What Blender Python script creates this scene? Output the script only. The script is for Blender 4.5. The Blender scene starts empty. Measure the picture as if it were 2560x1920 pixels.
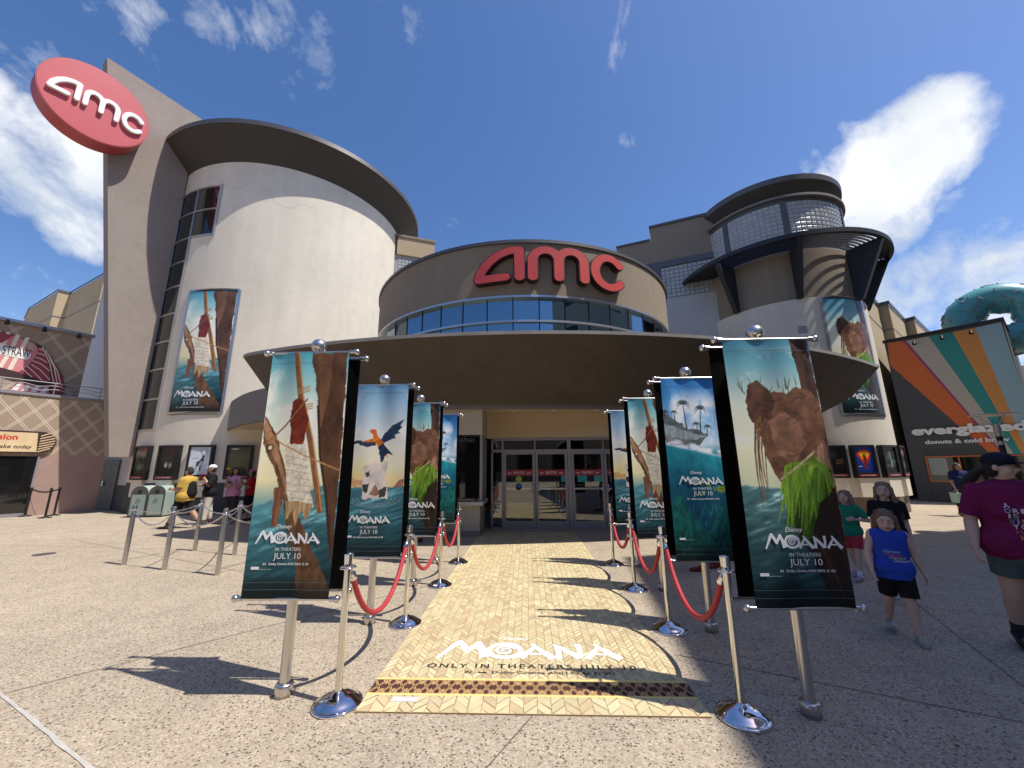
import bpy, bmesh, math, random
import numpy as np
from mathutils import Vector, Matrix, noise as mnoise
from mathutils.bvhtree import BVHTree
random.seed(7); rng=np.random.RandomState(5)
D=bpy.data; SC=bpy.context.scene; COL=SC.collection
rad=math.radians
# ---------------------------------------------------------------- camera
F=961.0; H0=1.62
_p,_r,_y=rad(12.175),rad(-.403),rad(2.027)
FW=np.array([-math.sin(_y)*math.cos(_p),math.cos(_y)*math.cos(_p),math.sin(_p)])
RT=np.array([math.cos(_y),math.sin(_y),0.]); UP=np.cross(RT,FW)
RT,UP=RT*math.cos(_r)+UP*math.sin(_r),-RT*math.sin(_r)+UP*math.cos(_r)
cam=D.cameras.new('camera'); camo=D.objects.new('camera',cam); COL.objects.link(camo)
cam.sensor_fit='HORIZONTAL'; cam.sensor_width=36; cam.lens=F/2560*36; cam.clip_start=.05; cam.clip_end=2000
camo.matrix_world=Matrix(((RT[0],UP[0],-FW[0],0),(RT[1],UP[1],-FW[1],0),(RT[2],UP[2],-FW[2],H0),(0,0,0,1)))
SC.camera=camo
SC.render.resolution_x=1024; SC.render.resolution_y=768
# ---------------------------------------------------------------- light
AZ=rad(108.5); EL=rad(61.5)
SUN=np.array([math.sin(AZ)*math.cos(EL),math.cos(AZ)*math.cos(EL),math.sin(EL)])
sl=D.lights.new('sun','SUN'); sl.energy=4.4; sl.angle=rad(.5); sl.color=(1,.955,.88)
so=D.objects.new('sun',sl); COL.objects.link(so); so.rotation_euler=Vector(SUN).to_track_quat('Z','Y').to_euler(); so.location=(0,0,40)
SC.view_settings.view_transform='Standard'; SC.view_settings.look='None'; SC.view_settings.gamma=1; SC.view_settings.exposure=0.25
def ray(x,y): return FW+RT*(x-1280)/F-UP*(y-960)/F
def gz(x,y,z=0.):
    r=ray(x,y); t=(z-H0)/r[2]; return np.array([0,0,H0])+t*r
def gy(x,y,Y):
    r=ray(x,y); return np.array([0,0,H0])+Y/r[1]*r
def gpl(x,y,G,d):          # hit a vertical plane through G along d -> (s, z)
    r=ray(x,y); M=np.array([[r[0],-d[0]],[r[1],-d[1]]]); t,s=np.linalg.solve(M,np.array(G[:2])); return s,(t*r[2]+H0)
W=D.worlds.new('World'); SC.world=W; W.use_nodes=True
nt=W.node_tree; nt.nodes.clear()
def N(nt,t,**k):
    n=nt.nodes.new(t)
    for a,b in k.items(): setattr(n,a,b)
    return n
def math_(nt,op,a,b=None,c=None,clamp=False):
    n=N(nt,'ShaderNodeMath',operation=op,use_clamp=clamp)
    for i,v in enumerate((a,b,c)):
        if v is None: continue
        if isinstance(v,(int,float)): n.inputs[i].default_value=v
        else: nt.links.new(v,n.inputs[i])
    return n.outputs[0]
sky=N(nt,'ShaderNodeTexSky',sky_type='NISHITA',sun_disc=False); sky.sun_elevation=EL; sky.sun_rotation=AZ
sky.air_density=1.0; sky.dust_density=.6; sky.ozone_density=2.5
tc=N(nt,'ShaderNodeTexCoord')
def nse(scale,detail,rough,stretch=(1,1,1),dist=0.0,off=0):
    mp=N(nt,'ShaderNodeMapping'); mp.inputs['Scale'].default_value=stretch; mp.inputs['Location'].default_value=(off,off,off)
    nt.links.new(tc.outputs['Generated'],mp.inputs[0])
    n=N(nt,'ShaderNodeTexNoise'); nt.links.new(mp.outputs[0],n.inputs['Vector'])
    n.inputs['Scale'].default_value=scale; n.inputs['Detail'].default_value=detail; n.inputs['Roughness'].default_value=rough; n.inputs['Distortion'].default_value=dist
    return n.outputs['Fac']
def blobmask(bl):
    out=None
    for x,y,r,s in bl:
        d=ray(x,y); d=d/np.linalg.norm(d); e=ray(x+r*.7,y+r*.7*.3); e=e/np.linalg.norm(e); cr=float(d@e)
        vm=N(nt,'ShaderNodeVectorMath',operation='DOT_PRODUCT'); vm.inputs[1].default_value=d
        nm=N(nt,'ShaderNodeVectorMath',operation='NORMALIZE'); nt.links.new(tc.outputs['Generated'],nm.inputs[0]); nt.links.new(nm.outputs[0],vm.inputs[0])
        mr=N(nt,'ShaderNodeMapRange',interpolation_type='SMOOTHSTEP'); nt.links.new(vm.outputs['Value'],mr.inputs[0])
        mr.inputs[1].default_value=1-(1-cr)*2.6; mr.inputs[2].default_value=1-(1-cr)*.1; mr.inputs[4].default_value=s
        out=mr.outputs[0] if out is None else math_(nt,'MAXIMUM',out,mr.outputs[0])
    return out
mA=blobmask([(2170,450,220,1),(2290,370,200,.95),(2120,560,170,.85),(2080,400,140,.8),(2400,330,130,.75),(2210,540,150,.8),
 (20,330,260,1),(110,430,280,1),(200,540,200,.95),(250,610,110,.8),(-60,230,200,1),(60,500,150,.7),(2480,700,330,.74),(2560,780,260,.85),(2240,740,170,.6),(60,740,260,.62),(150,780,160,.5)])
mB=blobmask([(600,30,200,.72),(740,110,200,.78),(700,10,220,.68),(840,150,110,.66),(960,30,160,.70),(1640,50,150,.56),(1560,160,70,.72),(1700,90,70,.6),
 (1565,352,44,.86),(1172,488,44,.66),(290,10,170,.74),(60,180,230,.72),(1100,545,80,.5),(1830,60,180,.5),(2320,560,180,.66),(1930,440,160,.55),(430,210,240,.5)])
nA=nse(5.2,12,.62,dist=.2); nB=nse(7.5,12,.64,stretch=(1.3,.8,1.15),dist=.35,off=3.1)
dA=math_(nt,'MULTIPLY_ADD',nA,2.6,math_(nt,'MULTIPLY_ADD',mA,1.35,-2.12)); dA=math_(nt,'MULTIPLY',dA,2.0,clamp=True)
dB=math_(nt,'MULTIPLY_ADD',nB,2.1,math_(nt,'MULTIPLY_ADD',mB,1.0,-1.72)); dB=math_(nt,'MULTIPLY',dB,1.5,clamp=True)
dens=math_(nt,'MAXIMUM',dA,math_(nt,'MULTIPLY',dB,.75),clamp=True)
shade=nse(4,6,.5,off=1.7)
cr=N(nt,'ShaderNodeValToRGB'); nt.links.new(shade,cr.inputs[0])
cr.color_ramp.elements[0].position=.36; cr.color_ramp.elements[0].color=(4.6,5.1,5.8,1); cr.color_ramp.elements[1].position=.58; cr.color_ramp.elements[1].color=(7.4,7.5,7.6,1)
hs=N(nt,'ShaderNodeHueSaturation'); hs.inputs['Saturation'].default_value=1.24; hs.inputs['Value'].default_value=1.0; nt.links.new(sky.outputs[0],hs.inputs['Color'])
tint=N(nt,'ShaderNodeMixRGB',blend_type='MULTIPLY'); tint.inputs[0].default_value=1; tint.inputs[2].default_value=(1.30,1.07,1.10,1); nt.links.new(hs.outputs[0],tint.inputs[1])
mx=N(nt,'ShaderNodeMixRGB'); nt.links.new(dens,mx.inputs[0]); nt.links.new(tint.outputs[0],mx.inputs[1]); nt.links.new(cr.outputs[0],mx.inputs[2])
bg=N(nt,'ShaderNodeBackground'); bg.inputs[1].default_value=.125; nt.links.new(mx.outputs[0],bg.inputs[0])
wo=N(nt,'ShaderNodeOutputWorld'); nt.links.new(bg.outputs[0],wo.inputs[0])
# ---------------------------------------------------------------- materials
def lin(c): return tuple(((v/12.92) if v<=.04045 else ((v+.055)/1.055)**2.4) for v in c)
MT={}
def mat(name,col,rough=.7,metal=0.,var=0.,vscale=3.,bump=0.,bscale=40.,emit=None,spec=.5,vcol=None,streak=0.,coat=0.):
    if name in MT: return MT[name]
    m=D.materials.new(name); m.use_nodes=True; t=m.node_tree; b=t.nodes['Principled BSDF']; MT[name]=m
    b.inputs['Roughness'].default_value=rough; b.inputs['Metallic'].default_value=metal; b.inputs['Specular IOR Level'].default_value=spec
    b.inputs['Base Color'].default_value=(*col,1); b.inputs['Coat Weight'].default_value=coat
    tcn=N(t,'ShaderNodeTexCoord').outputs['Object']
    src=None
    if vcol:
        a=N(t,'ShaderNodeVertexColor'); a.layer_name=vcol; src=a.outputs[0]; t.links.new(src,b.inputs['Base Color'])
    if var>0:
        def nz(sc,st=(1,1,1)):
            mp=N(t,'ShaderNodeMapping'); mp.inputs['Scale'].default_value=st; t.links.new(tcn,mp.inputs[0])
            n=N(t,'ShaderNodeTexNoise'); n.inputs['Scale'].default_value=sc; n.inputs['Detail'].default_value=8; n.inputs['Roughness'].default_value=.62; t.links.new(mp.outputs[0],n.inputs['Vector']); return n.outputs['Fac']
        f=nz(vscale*.25); g=nz(vscale*2.2)
        s=math_(t,'ADD',math_(t,'MULTIPLY',f,.6),math_(t,'MULTIPLY',g,.4))
        if streak>0: s=math_(t,'ADD',math_(t,'MULTIPLY',s,1-streak),math_(t,'MULTIPLY',nz(vscale,(1.6,1.6,.12)),streak))
        mr=N(t,'ShaderNodeMapRange'); t.links.new(s,mr.inputs[0]); mr.inputs[1].default_value=.32; mr.inputs[2].default_value=.68; mr.inputs[3].default_value=1-var; mr.inputs[4].default_value=1+var
        mm=N(t,'ShaderNodeMixRGB',blend_type='MULTIPLY'); mm.inputs[0].default_value=1
        if src: t.links.new(src,mm.inputs[1])
        else: mm.inputs[1].default_value=(*col,1)
        t.links.new(mr.outputs[0],mm.inputs[2]); t.links.new(mm.outputs[0],b.inputs['Base Color'])
    if bump>0:
        n=N(t,'ShaderNodeTexNoise'); n.inputs['Scale'].default_value=bscale; n.inputs['Detail'].default_value=5; t.links.new(tcn,n.inputs['Vector'])
        bp=N(t,'ShaderNodeBump'); bp.inputs['Strength'].default_value=bump; bp.inputs['Distance'].default_value=.02; t.links.new(n.outputs['Fac'],bp.inputs['Height']); t.links.new(bp.outputs[0],b.inputs['Normal'])
    if emit: b.inputs['Emission Color'].default_value=(*emit[0],1); b.inputs['Emission Strength'].default_value=emit[1]
    return m
stucco=mat('light_stucco',(.74,.68,.56),.9,var=.14,vscale=1.3,bump=.5,bscale=55,streak=.35)
greywall=mat('pale_grey_stucco',(.56,.55,.53),.9,var=.07,vscale=1.6,bump=.35,bscale=55,streak=.3)
taupe=mat('taupe_stucco',(.31,.26,.225),.9,var=.13,vscale=2.2,bump=.8,bscale=42)
taupe2=mat('olive_taupe_stucco',(.29,.235,.17),.9,var=.16,vscale=2.2,bump=.7,bscale=42,streak=.4)
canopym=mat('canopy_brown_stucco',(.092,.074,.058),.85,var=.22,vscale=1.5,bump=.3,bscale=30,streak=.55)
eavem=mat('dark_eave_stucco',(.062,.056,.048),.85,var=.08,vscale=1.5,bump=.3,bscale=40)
trimm=mat('dark_metal_trim',(.14,.13,.125),.45,metal=.6,var=.1)
band=mat('grey_brown_fascia',(.20,.185,.17),.9,var=.06,bump=.3)
soffitm=mat('cream_soffit_stucco',(.62,.49,.33),.9,var=.06,bump=.2)
boothm=mat('warm_grey_stucco',(.50,.43,.34),.9,var=.06,bump=.2)
plinth=mat('charcoal_plinth_paint',(.065,.065,.065),.8,var=.1,bump=.2)
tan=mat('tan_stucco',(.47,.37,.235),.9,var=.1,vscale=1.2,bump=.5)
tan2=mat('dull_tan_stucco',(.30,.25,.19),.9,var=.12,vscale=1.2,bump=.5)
alu=mat('brushed_aluminium',(.55,.55,.56),.35,metal=.9,var=.05,vscale=20)
alud=mat('satin_aluminium_frame',(.34,.33,.34),.5,metal=.5)
chrome=mat('polished_chrome',(.78,.78,.79),.07,metal=1.)
polem=mat('satin_silver_pole',(.62,.60,.57),.28,metal=.95,var=.04,vscale=12)
black=mat('black_paint',(.012,.012,.013),.4)
blackcloth=mat('black_cloth',(.004,.004,.004),.95,spec=.1)
white=mat('white_paint',(.8,.8,.79),.5)
redm=mat('red_sign_face',(.52,.06,.07),.45,var=.05,vscale=2,coat=.2)
redside=mat('red_sign_side',(.42,.05,.055),.5,var=.12,vscale=3)
redl=mat('red_letter_face',(.62,.07,.06),.4,var=.12,vscale=1.2)
darkred=mat('dark_letter_rim',(.035,.008,.01),.5)
def glassmat(name,col,rough=.02,spec=1.,mixf=.0):
    m=mat(name,col,rough,spec=spec,coat=.0); return m
winglass=mat('dark_green_glass',(.012,.022,.020),.06,spec=.6)
blueglass=mat('blue_tinted_glass',(.20,.30,.36),.015,metal=1.)
boothglass=mat('black_window_glass',(.01,.01,.01),.04,spec=.8)
m=D.materials.new('clear_door_glass'); m.use_nodes=True; t=m.node_tree; t.nodes.clear(); MT['clear']=m
a=N(t,'ShaderNodeBsdfTransparent'); a.inputs[0].default_value=(.62,.66,.64,1); g=N(t,'ShaderNodeBsdfGlossy'); g.inputs['Roughness'].default_value=.01; g.inputs[0].default_value=(.8,.8,.8,1)
lw=N(t,'ShaderNodeFresnel'); lw.inputs[0].default_value=1.6; ms=N(t,'ShaderNodeMixShader'); t.links.new(math_(t,'MULTIPLY_ADD',lw.outputs[0],1.0,.09,clamp=True),ms.inputs[0]); t.links.new(a.outputs[0],ms.inputs[1]); t.links.new(g.outputs[0],ms.inputs[2])
o_=N(t,'ShaderNodeOutputMaterial'); t.links.new(ms.outputs[0],o_.inputs[0]); clearglass=m
blockm=mat('glass_block',(.44,.46,.45),.30,spec=1.,var=.3,vscale=14,coat=.5)
groutm=mat('glass_block_grout',(.34,.34,.33),.8)
vmat=mat('printed_vinyl',(.5,.5,.5),.62,vcol='Col',spec=.3)
vgloss=mat('printed_poster',(.5,.5,.5),.35,vcol='Col')
# ---------------------------------------------------------------- mesh builder
class MB:
    def __init__(s): s.v=[]; s.f=[]; s.m=[]; s.c=None; s.sm=[]
    def add(s,vs,fs,mi=0,smooth=False):
        o=len(s.v); s.v+= [tuple(map(float,p)) for p in vs]; s.f+=[tuple(i+o for i in f) for f in fs]; s.m+=[mi]*len(fs); s.sm+=[smooth]*len(fs); return s
    def box(s,c,sz,ax=None,mi=0,taper=1.):
        ax=ax or ((1,0,0),(0,1,0),(0,0,1)); c=np.array(c,float); A=[np.array(a,float)*h/2 for a,h in zip(ax,sz)]
        vs=[]
        for k in (-1,1):
            tt=1 if k<0 else taper
            for i,j in ((-1,-1),(1,-1),(1,1),(-1,1)): vs.append(c+A[0]*i*tt+A[1]*j*tt+A[2]*k)
        return s.add(vs,[(0,3,2,1),(4,5,6,7),(0,1,5,4),(1,2,6,5),(2,3,7,6),(3,0,4,7)],mi)
    def bb(s,x0,x1,y0,y1,z0,z1,mi=0): return s.box(((x0+x1)/2,(y0+y1)/2,(z0+z1)/2),(x1-x0,y1-y0,z1-z0),mi=mi)
    def tube(s,pts,r,n=10,mi=0,caps=True,smooth=True):
        pts=[np.array(p,float) for p in pts]; rs=r if hasattr(r,'__len__') else [r]*len(pts); vs=[];fs=[]
        pn=None
        for i,p in enumerate(pts):
            d=pts[min(i+1,len(pts)-1)]-pts[max(i-1,0)]; d=d/(np.linalg.norm(d)+1e-12)
            if pn is None: a=np.array([0,0,1.]) if abs(d[2])<.9 else np.array([1.,0,0]); u=np.cross(d,a)
            else: u=pn-d*(pn@d)
            u=u/(np.linalg.norm(u)+1e-12); w=np.cross(d,u); pn=u
            for k in range(n): t=2*math.pi*k/n; vs.append(p+rs[i]*(u*math.cos(t)+w*math.sin(t)))
        for i in range(len(pts)-1):
            for k in range(n): a=i*n+k; b=i*n+(k+1)%n; fs.append((a,b,b+n,a+n))
        s.add(vs,fs,mi,smooth)
        if caps: s.add([vs[k] for k in range(n)][::-1],[tuple(range(n))],mi); s.add([vs[-n+k] for k in range(n)],[tuple(range(n))],mi)
        return s
    def lathe(s,prof,c=(0,0,0),n=24,mi=0,smooth=True,M=None):
        vs=[];fs=[]
        for r,z in prof:
            for k in range(n): t=2*math.pi*k/n; vs.append(Vector((r*math.cos(t),r*math.sin(t),z)))
        if M: vs=[M@v for v in vs]
        vs=[(v[0]+c[0],v[1]+c[1],v[2]+c[2]) for v in vs]
        for i in range(len(prof)-1):
            for k in range(n): a=i*n+k; b=i*n+(k+1)%n; fs.append((a,b,b+n,a+n))
        fs.append(tuple(range(n))[::-1]); fs.append(tuple((len(prof)-1)*n+k for k in range(n)))
        return s.add(vs,fs,mi,smooth)
    def ball(s,c,r,n=12,mi=0,sc=(1,1,1)):
        vs=[];fs=[];m=max(6,n//2+1)
        for i in range(m+1):
            a=math.pi*i/m
            for k in range(n): t=2*math.pi*k/n; vs.append((c[0]+r*sc[0]*math.sin(a)*math.cos(t),c[1]+r*sc[1]*math.sin(a)*math.sin(t),c[2]+r*sc[2]*math.cos(a)))
        for i in range(m):
            for k in range(n): a=i*n+k;b=i*n+(k+1)%n; fs.append((a,a+n,b+n,b))
        return s.add(vs,fs,mi,True)
    def strip(s,A,B,mi=0,smooth=True):
        n=len(A); return s.add(list(A)+list(B),[(i,i+1,n+i+1,n+i) for i in range(n-1)],mi,smooth)
    def arcw(s,cx,cy,r0,r1,a0,a1,z0,z1,n=48,mi=0,smooth=True):   # solid curved wall, r0<r1
        P=lambda r,z:[(cx+r*math.cos(a),cy+r*math.sin(a),z) for a in np.radians(np.linspace(a0,a1,n+1))]
        s.strip(P(r1,z0),P(r1,z1),mi,smooth); s.strip(P(r0,z1),P(r0,z0),mi,smooth); s.strip(P(r1,z1),P(r0,z1),mi,False); s.strip(P(r0,z0),P(r1,z0),mi,False)
        if abs(a1-a0)<359.9:
            for a in (a0,a1):
                c,d=math.cos(rad(a)),math.sin(rad(a)); s.add([(cx+r0*c,cy+r0*d,z0),(cx+r1*c,cy+r1*d,z0),(cx+r1*c,cy+r1*d,z1),(cx+r0*c,cy+r0*d,z1)],[(0,1,2,3)],mi)
        return s
    def prism(s,poly,h0,h1,fr,mi=0,sidemi=None):        # poly in (u,v); fr(u,v,h)->xyz
        n=len(poly); vs=[fr(u,v,h0) for u,v in poly]+[fr(u,v,h1) for u,v in poly]
        from mathutils.geometry import tessellate_polygon
        tr=tessellate_polygon([[Vector((u,v,0)) for u,v in poly]])
        s.add(vs[n:],[tuple(x) for x in tr],mi); s.add(vs[:n],[tuple(x)[::-1] for x in tr],mi if sidemi is None else sidemi)
        s.add(vs,[(i,(i+1)%n,n+(i+1)%n,n+i) for i in range(n)],mi if sidemi is None else sidemi); return s
    def stroke(s,pts,w,h0,h1,fr,cap='round',mi=0,sidemi=None,taper=None,k=7):
        P=[np.array(p,float) for p in pts]; n=len(P); L=[];R=[]
        ws=w if hasattr(w,'__len__') else [w]*n
        for i,p in enumerate(P):
            a=P[i]-P[i-1] if i>0 else P[1]-P[0]; b=P[i+1]-P[i] if i<n-1 else P[-1]-P[-2]
            a=a/(np.linalg.norm(a)+1e-9); b=b/(np.linalg.norm(b)+1e-9); t=a+b; tn=np.linalg.norm(t)
            t=t/tn if tn>1e-6 else a; nrm=np.array([-t[1],t[0]]); c=max(.45,nrm@np.array([-a[1],a[0]])); o=nrm*ws[i]/2/c
            L.append(p+o); R.append(p-o)
        def arc(c,frm,to_dir,wd,rev):
            out=[]; a0=math.atan2(*(frm-c)[::-1])
            for q in range(1,k): a=a0-math.pi*q/k; out.append(c+wd/2*np.array([math.cos(a),math.sin(a)]))
            return out
        pol=list(L)
        if cap=='round': pol+=arc(P[-1],L[-1],0,ws[-1],0)
        pol+=R[::-1]
        if cap=='round': pol+=arc(P[0],R[0],0,ws[0],0)
        return s.prism([tuple(q) for q in pol],h0,h1,fr,mi,sidemi)
    def cols(s,c): s.c=c; return s
    def ribbon(s,pts,w,h0,h1,fr,mi=0,n=40,k=9):      # smooth round-ended stroke built from cross quads
        P=np.array(pts,float); d=np.r_[0,np.cumsum(np.hypot(*np.diff(P,axis=0).T))]; q=np.linspace(0,d[-1],n); P=np.c_[np.interp(q,d,P[:,0]),np.interp(q,d,P[:,1])]
        for _ in range(3): P[1:-1]=(P[:-2]+2*P[1:-1]+P[2:])/4
        T=np.gradient(P,axis=0); T/=np.linalg.norm(T,axis=1)[:,None]; Nn=np.c_[-T[:,1],T[:,0]]*w/2
        rows=[]
        for a in np.linspace(math.pi/2,0,k)[::-1]: rows.append((P[0]-T[0]*w/2*math.cos(a),Nn[0]*math.sin(a)))
        rows+=[(P[i],Nn[i]) for i in range(1,n-1)]
        for a in np.linspace(0,math.pi/2,k)[::-1]: rows.append((P[-1]+T[-1]*w/2*math.cos(a),Nn[-1]*math.sin(a)))
        L=[c+e for c,e in rows]; R=[c-e for c,e in rows]
        s.strip([fr(*p,h1) for p in R],[fr(*p,h1) for p in L],mi,False); s.strip([fr(*p,h0) for p in R],[fr(*p,h1) for p in R],mi,False); s.strip([fr(*p,h1) for p in L],[fr(*p,h0) for p in L],mi,False); return s
    def build(s,name,mats,parent=None,org=None):
        me=D.meshes.new(name); me.from_pydata(s.v,[],s.f); me.validate(clean_customdata=False)
        for m_ in (mats if isinstance(mats,(list,tuple)) else [mats]): me.materials.append(m_)
        if len(me.polygons)==len(s.f):
            me.polygons.foreach_set('material_index',s.m); me.polygons.foreach_set('use_smooth',s.sm)
        if s.c is not None:
            at=me.color_attributes.new('Col','FLOAT_COLOR','POINT'); at.data.foreach_set('color',np.asarray(s.c,np.float32).ravel())
        o=D.objects.new(name,me); COL.objects.link(o)
        if parent is not None: setpar(o,parent)
        return o
def setpar(o,p):
    o.parent=p
    L=Vector(p.location) if p.parent is None else Vector((0,0,0))
    o.matrix_parent_inverse=Matrix.Translation(-L)
    return o
def thing(name,label,cat,loc=(0,0,0),group=None):
    o=D.objects.new(name,None); COL.objects.link(o); o.location=loc; o['label']=label; o['category']=cat; o.empty_display_size=.2
    if group: o['group']=group
    return o
def tag(o,label,cat,group=None):
    o['label']=label; o['category']=cat
    if group: o['group']=group
    return o
def struct(o): o['kind']='structure'; return o
def rcopy(root,loc,rz=0,label=None):
    r=root.copy(); COL.objects.link(r); r.location=loc; r.rotation_euler=(0,0,rz)
    if label: r['label']=label
    def kids(a,b):
        for ch in list(a.children):
            if ch==b: continue
            c=ch.copy(); COL.objects.link(c); c.parent=b; kids(ch,c)
    kids(root,r); return r
def frame_plane(G,d,n,off=0.):      # (s,z,h) -> xyz for a vertical plane
    G=np.array(G,float); d=np.array(d,float); n=np.array(n,float)
    return lambda s,z,h: (G[0]+d[0]*s+n[0]*(h+off),G[1]+d[1]*s+n[1]*(h+off),z)
def frame_cyl(cx,cy,R,a0,z0=0.):    # (arclength from angle a0, z, h)
    return lambda s,z,h: (cx+(R+h)*math.cos(rad(a0)+s/R),cy+(R+h)*math.sin(rad(a0)+s/R),z+z0)
def text2d(s,fit=None,height=None,bold=0.,shear=0.,spacing=1.):
    """-> list of (verts2d, faces) laid out from x=0, baseline y=0 ; fit = width, height = cap height"""
    cu=D.curves.new('t','FONT'); cu.body=s; cu.size=1; cu.offset=bold; cu.shear=shear; cu.space_character=spacing; cu.resolution_u=3
    ob=D.objects.new('t',cu); COL.objects.link(ob); dg=bpy.context.evaluated_depsgraph_get(); dg.update()
    me=D.meshes.new_from_object(ob.evaluated_get(dg)); v=np.array([x.co[:] for x in me.vertices])[:,:2]; f=[tuple(p.vertices) for p in me.polygons]
    D.objects.remove(ob); D.curves.remove(cu); D.meshes.remove(me)
    x0,x1=v[:,0].min(),v[:,0].max(); k=fit/(x1-x0) if fit else height/.7; ky=height/.7 if height else k
    return np.c_[(v[:,0]-x0)*k,v[:,1]*ky],f
def text_on(mb,s,u,v,fr,h,fit=None,height=None,center=False,mi=0,thick=0.,**k):
    P,f=text2d(s,fit,height,**k)
    if center: u=u-P[:,0].max()/2
    if thick:
        n=len(P); mb.add([fr(u+a,v+b,h+thick) for a,b in P]+[fr(u+a,v+b,h) for a,b in P],f,mi)
        ec={}
        for q in f:
            for i in range(len(q)):
                e=(q[i],q[(i+1)%len(q)]); ec[e]=1
        side=[(a,b,b+n,a+n) for (a,b) in ec if (b,a) not in ec]
        mb.add([fr(u+a,v+b,h+thick) for a,b in P]+[fr(u+a,v+b,h) for a,b in P],side,mi)
    else: mb.add([fr(u+a,v+b,h) for a,b in P],f,mi)
    return mb
# ================================================================ GROUND
gm=mat('exposed_aggregate_paving',(.5,.42,.34),.9,spec=.25); t=gm.node_tree; b=t.nodes['Principled BSDF']; tcn=N(t,'ShaderNodeTexCoord').outputs['Object']
def tn(sc,det=4,rough=.6,off=0):
    n=N(t,'ShaderNodeTexNoise'); n.inputs['Scale'].default_value=sc; n.inputs['Detail'].default_value=det; n.inputs['Roughness'].default_value=rough
    mp=N(t,'ShaderNodeMapping'); mp.inputs['Location'].default_value=(off,off,0); t.links.new(tcn,mp.inputs[0]); t.links.new(mp.outputs[0],n.inputs['Vector']); return n.outputs['Fac']
vo=N(t,'ShaderNodeTexVoronoi'); vo.inputs['Scale'].default_value=92; t.links.new(tcn,vo.inputs['Vector'])
cr1=N(t,'ShaderNodeValToRGB'); sp=N(t,'ShaderNodeSeparateColor'); t.links.new(vo.outputs['Color'],sp.inputs[0]); t.links.new(sp.outputs[0],cr1.inputs[0])
E_=cr1.color_ramp.elements; E_[0].position=0; E_[0].color=(.10,.075,.06,1); E_[1].position=1; E_[1].color=(.60,.51,.41,1)
for p_,c_ in ((.06,(.16,.12,.095,1)),(.12,(.38,.31,.225,1)),(.45,(.47,.39,.285,1)),(.7,(.43,.34,.245,1)),(.86,(.55,.47,.35,1))): e=E_.new(p_); e.color=c_
mr=N(t,'ShaderNodeMapRange'); t.links.new(math_(t,'ADD',math_(t,'MULTIPLY',tn(.35,5),.5),math_(t,'MULTIPLY',tn(2.4,6,off=3),.5)),mr.inputs[0]); mr.inputs[1].default_value=.32; mr.inputs[2].default_value=.68; mr.inputs[3].default_value=.80; mr.inputs[4].default_value=1.12
mm=N(t,'ShaderNodeMixRGB',blend_type='MULTIPLY'); mm.inputs[0].default_value=1; t.links.new(cr1.outputs[0],mm.inputs[1]); t.links.new(mr.outputs[0],mm.inputs[2])
gs=N(t,'ShaderNodeTexVoronoi'); gs.inputs['Scale'].default_value=1.35; t.links.new(tcn,gs.inputs['Vector']); gr=N(t,'ShaderNodeMapRange'); t.links.new(gs.outputs['Distance'],gr.inputs[0]); gr.inputs[1].default_value=.018; gr.inputs[2].default_value=.034; gr.inputs[3].default_value=.62; gr.inputs[4].default_value=1.
st_=N(t,'ShaderNodeMapRange'); t.links.new(tn(1.1,7,.7,9),st_.inputs[0]); st_.inputs[1].default_value=.28; st_.inputs[2].default_value=.42; st_.inputs[3].default_value=.86; st_.inputs[4].default_value=1.
m2_=N(t,'ShaderNodeMixRGB',blend_type='MULTIPLY'); m2_.inputs[0].default_value=1; t.links.new(mm.outputs[0],m2_.inputs[1]); t.links.new(math_(t,'MULTIPLY',gr.outputs[0],st_.outputs[0]),m2_.inputs[2]); t.links.new(m2_.outputs[0],b.inputs['Base Color'])
vd=N(t,'ShaderNodeTexVoronoi'); vd.inputs['Scale'].default_value=92; t.links.new(tcn,vd.inputs['Vector'])
bp=N(t,'ShaderNodeBump'); bp.inputs['Strength'].default_value=.55; bp.inputs['Distance'].default_value=.006; bp.invert=True; t.links.new(vd.outputs['Distance'],bp.inputs['Height']); t.links.new(bp.outputs[0],b.inputs['Normal'])
struct(MB().add([(-150,-60,0),(150,-60,0),(150,200,0),(-150,200,0)],[(0,1,2,3)]).build('ground',gm))
jm=mat('dark_paving_joint',(.17,.13,.10),.9); jw=mat('pale_sealant_joint',(.50,.47,.42),.8,var=.2,vscale=30)
def strip2(mb,a,b,w,z=.004,wob=0):
    a=np.array(a[:2],float);b=np.array(b[:2],float);d=b-a;L=np.linalg.norm(d);d/=L;n=np.array([-d[1],d[0]]); k=max(2,int(L/.15)) if wob else 2
    A=[];B=[]
    for i in range(k):
        p=a+d*L*i/(k-1); w1=w*(1+wob*random.uniform(-1,1)); q=p+n*random.uniform(-1,1)*wob*w*.6
        A.append((*(q-n*w1/2),z)); B.append((*(q+n*w1/2),z))
    mb.strip(A,B,0,False)
def longer(p,q,e1,e2):
    p=np.array(p[:2]);q=np.array(q[:2]);d=(q-p)/np.linalg.norm(q-p); return p-d*e1,q+d*e2
mb=MB()
for a,b,e1,e2 in (((-9.26,8.63),(-4.08,6.28),2,1.1),((-7.4,7.3),(-6.81,8.71),.1,6),((-5.1,6.65),(-4.86,7.32),.1,6),((1.29,3.84),(2.51,3.27),0,6),((5.91,7.69),(3.72,3.51),8,6),((4.58,5.05),(5.19,4.77),1.3,8),
    ((-.01,2.92),(-.23,2.53),.2,4),((-1.2,7.6),(-6,8.1),0,7),((1.3,8.2),(9,10.9),0,4),((-3,4.1),(-3.9,3.13),4,.0),((-3.0,7.0),(-2.6,8.0),1,.8)):
    p,q=longer(a,b,e1,e2); strip2(mb,p,q,.008)
struct(mb.build('paving_joints',jm))
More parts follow.
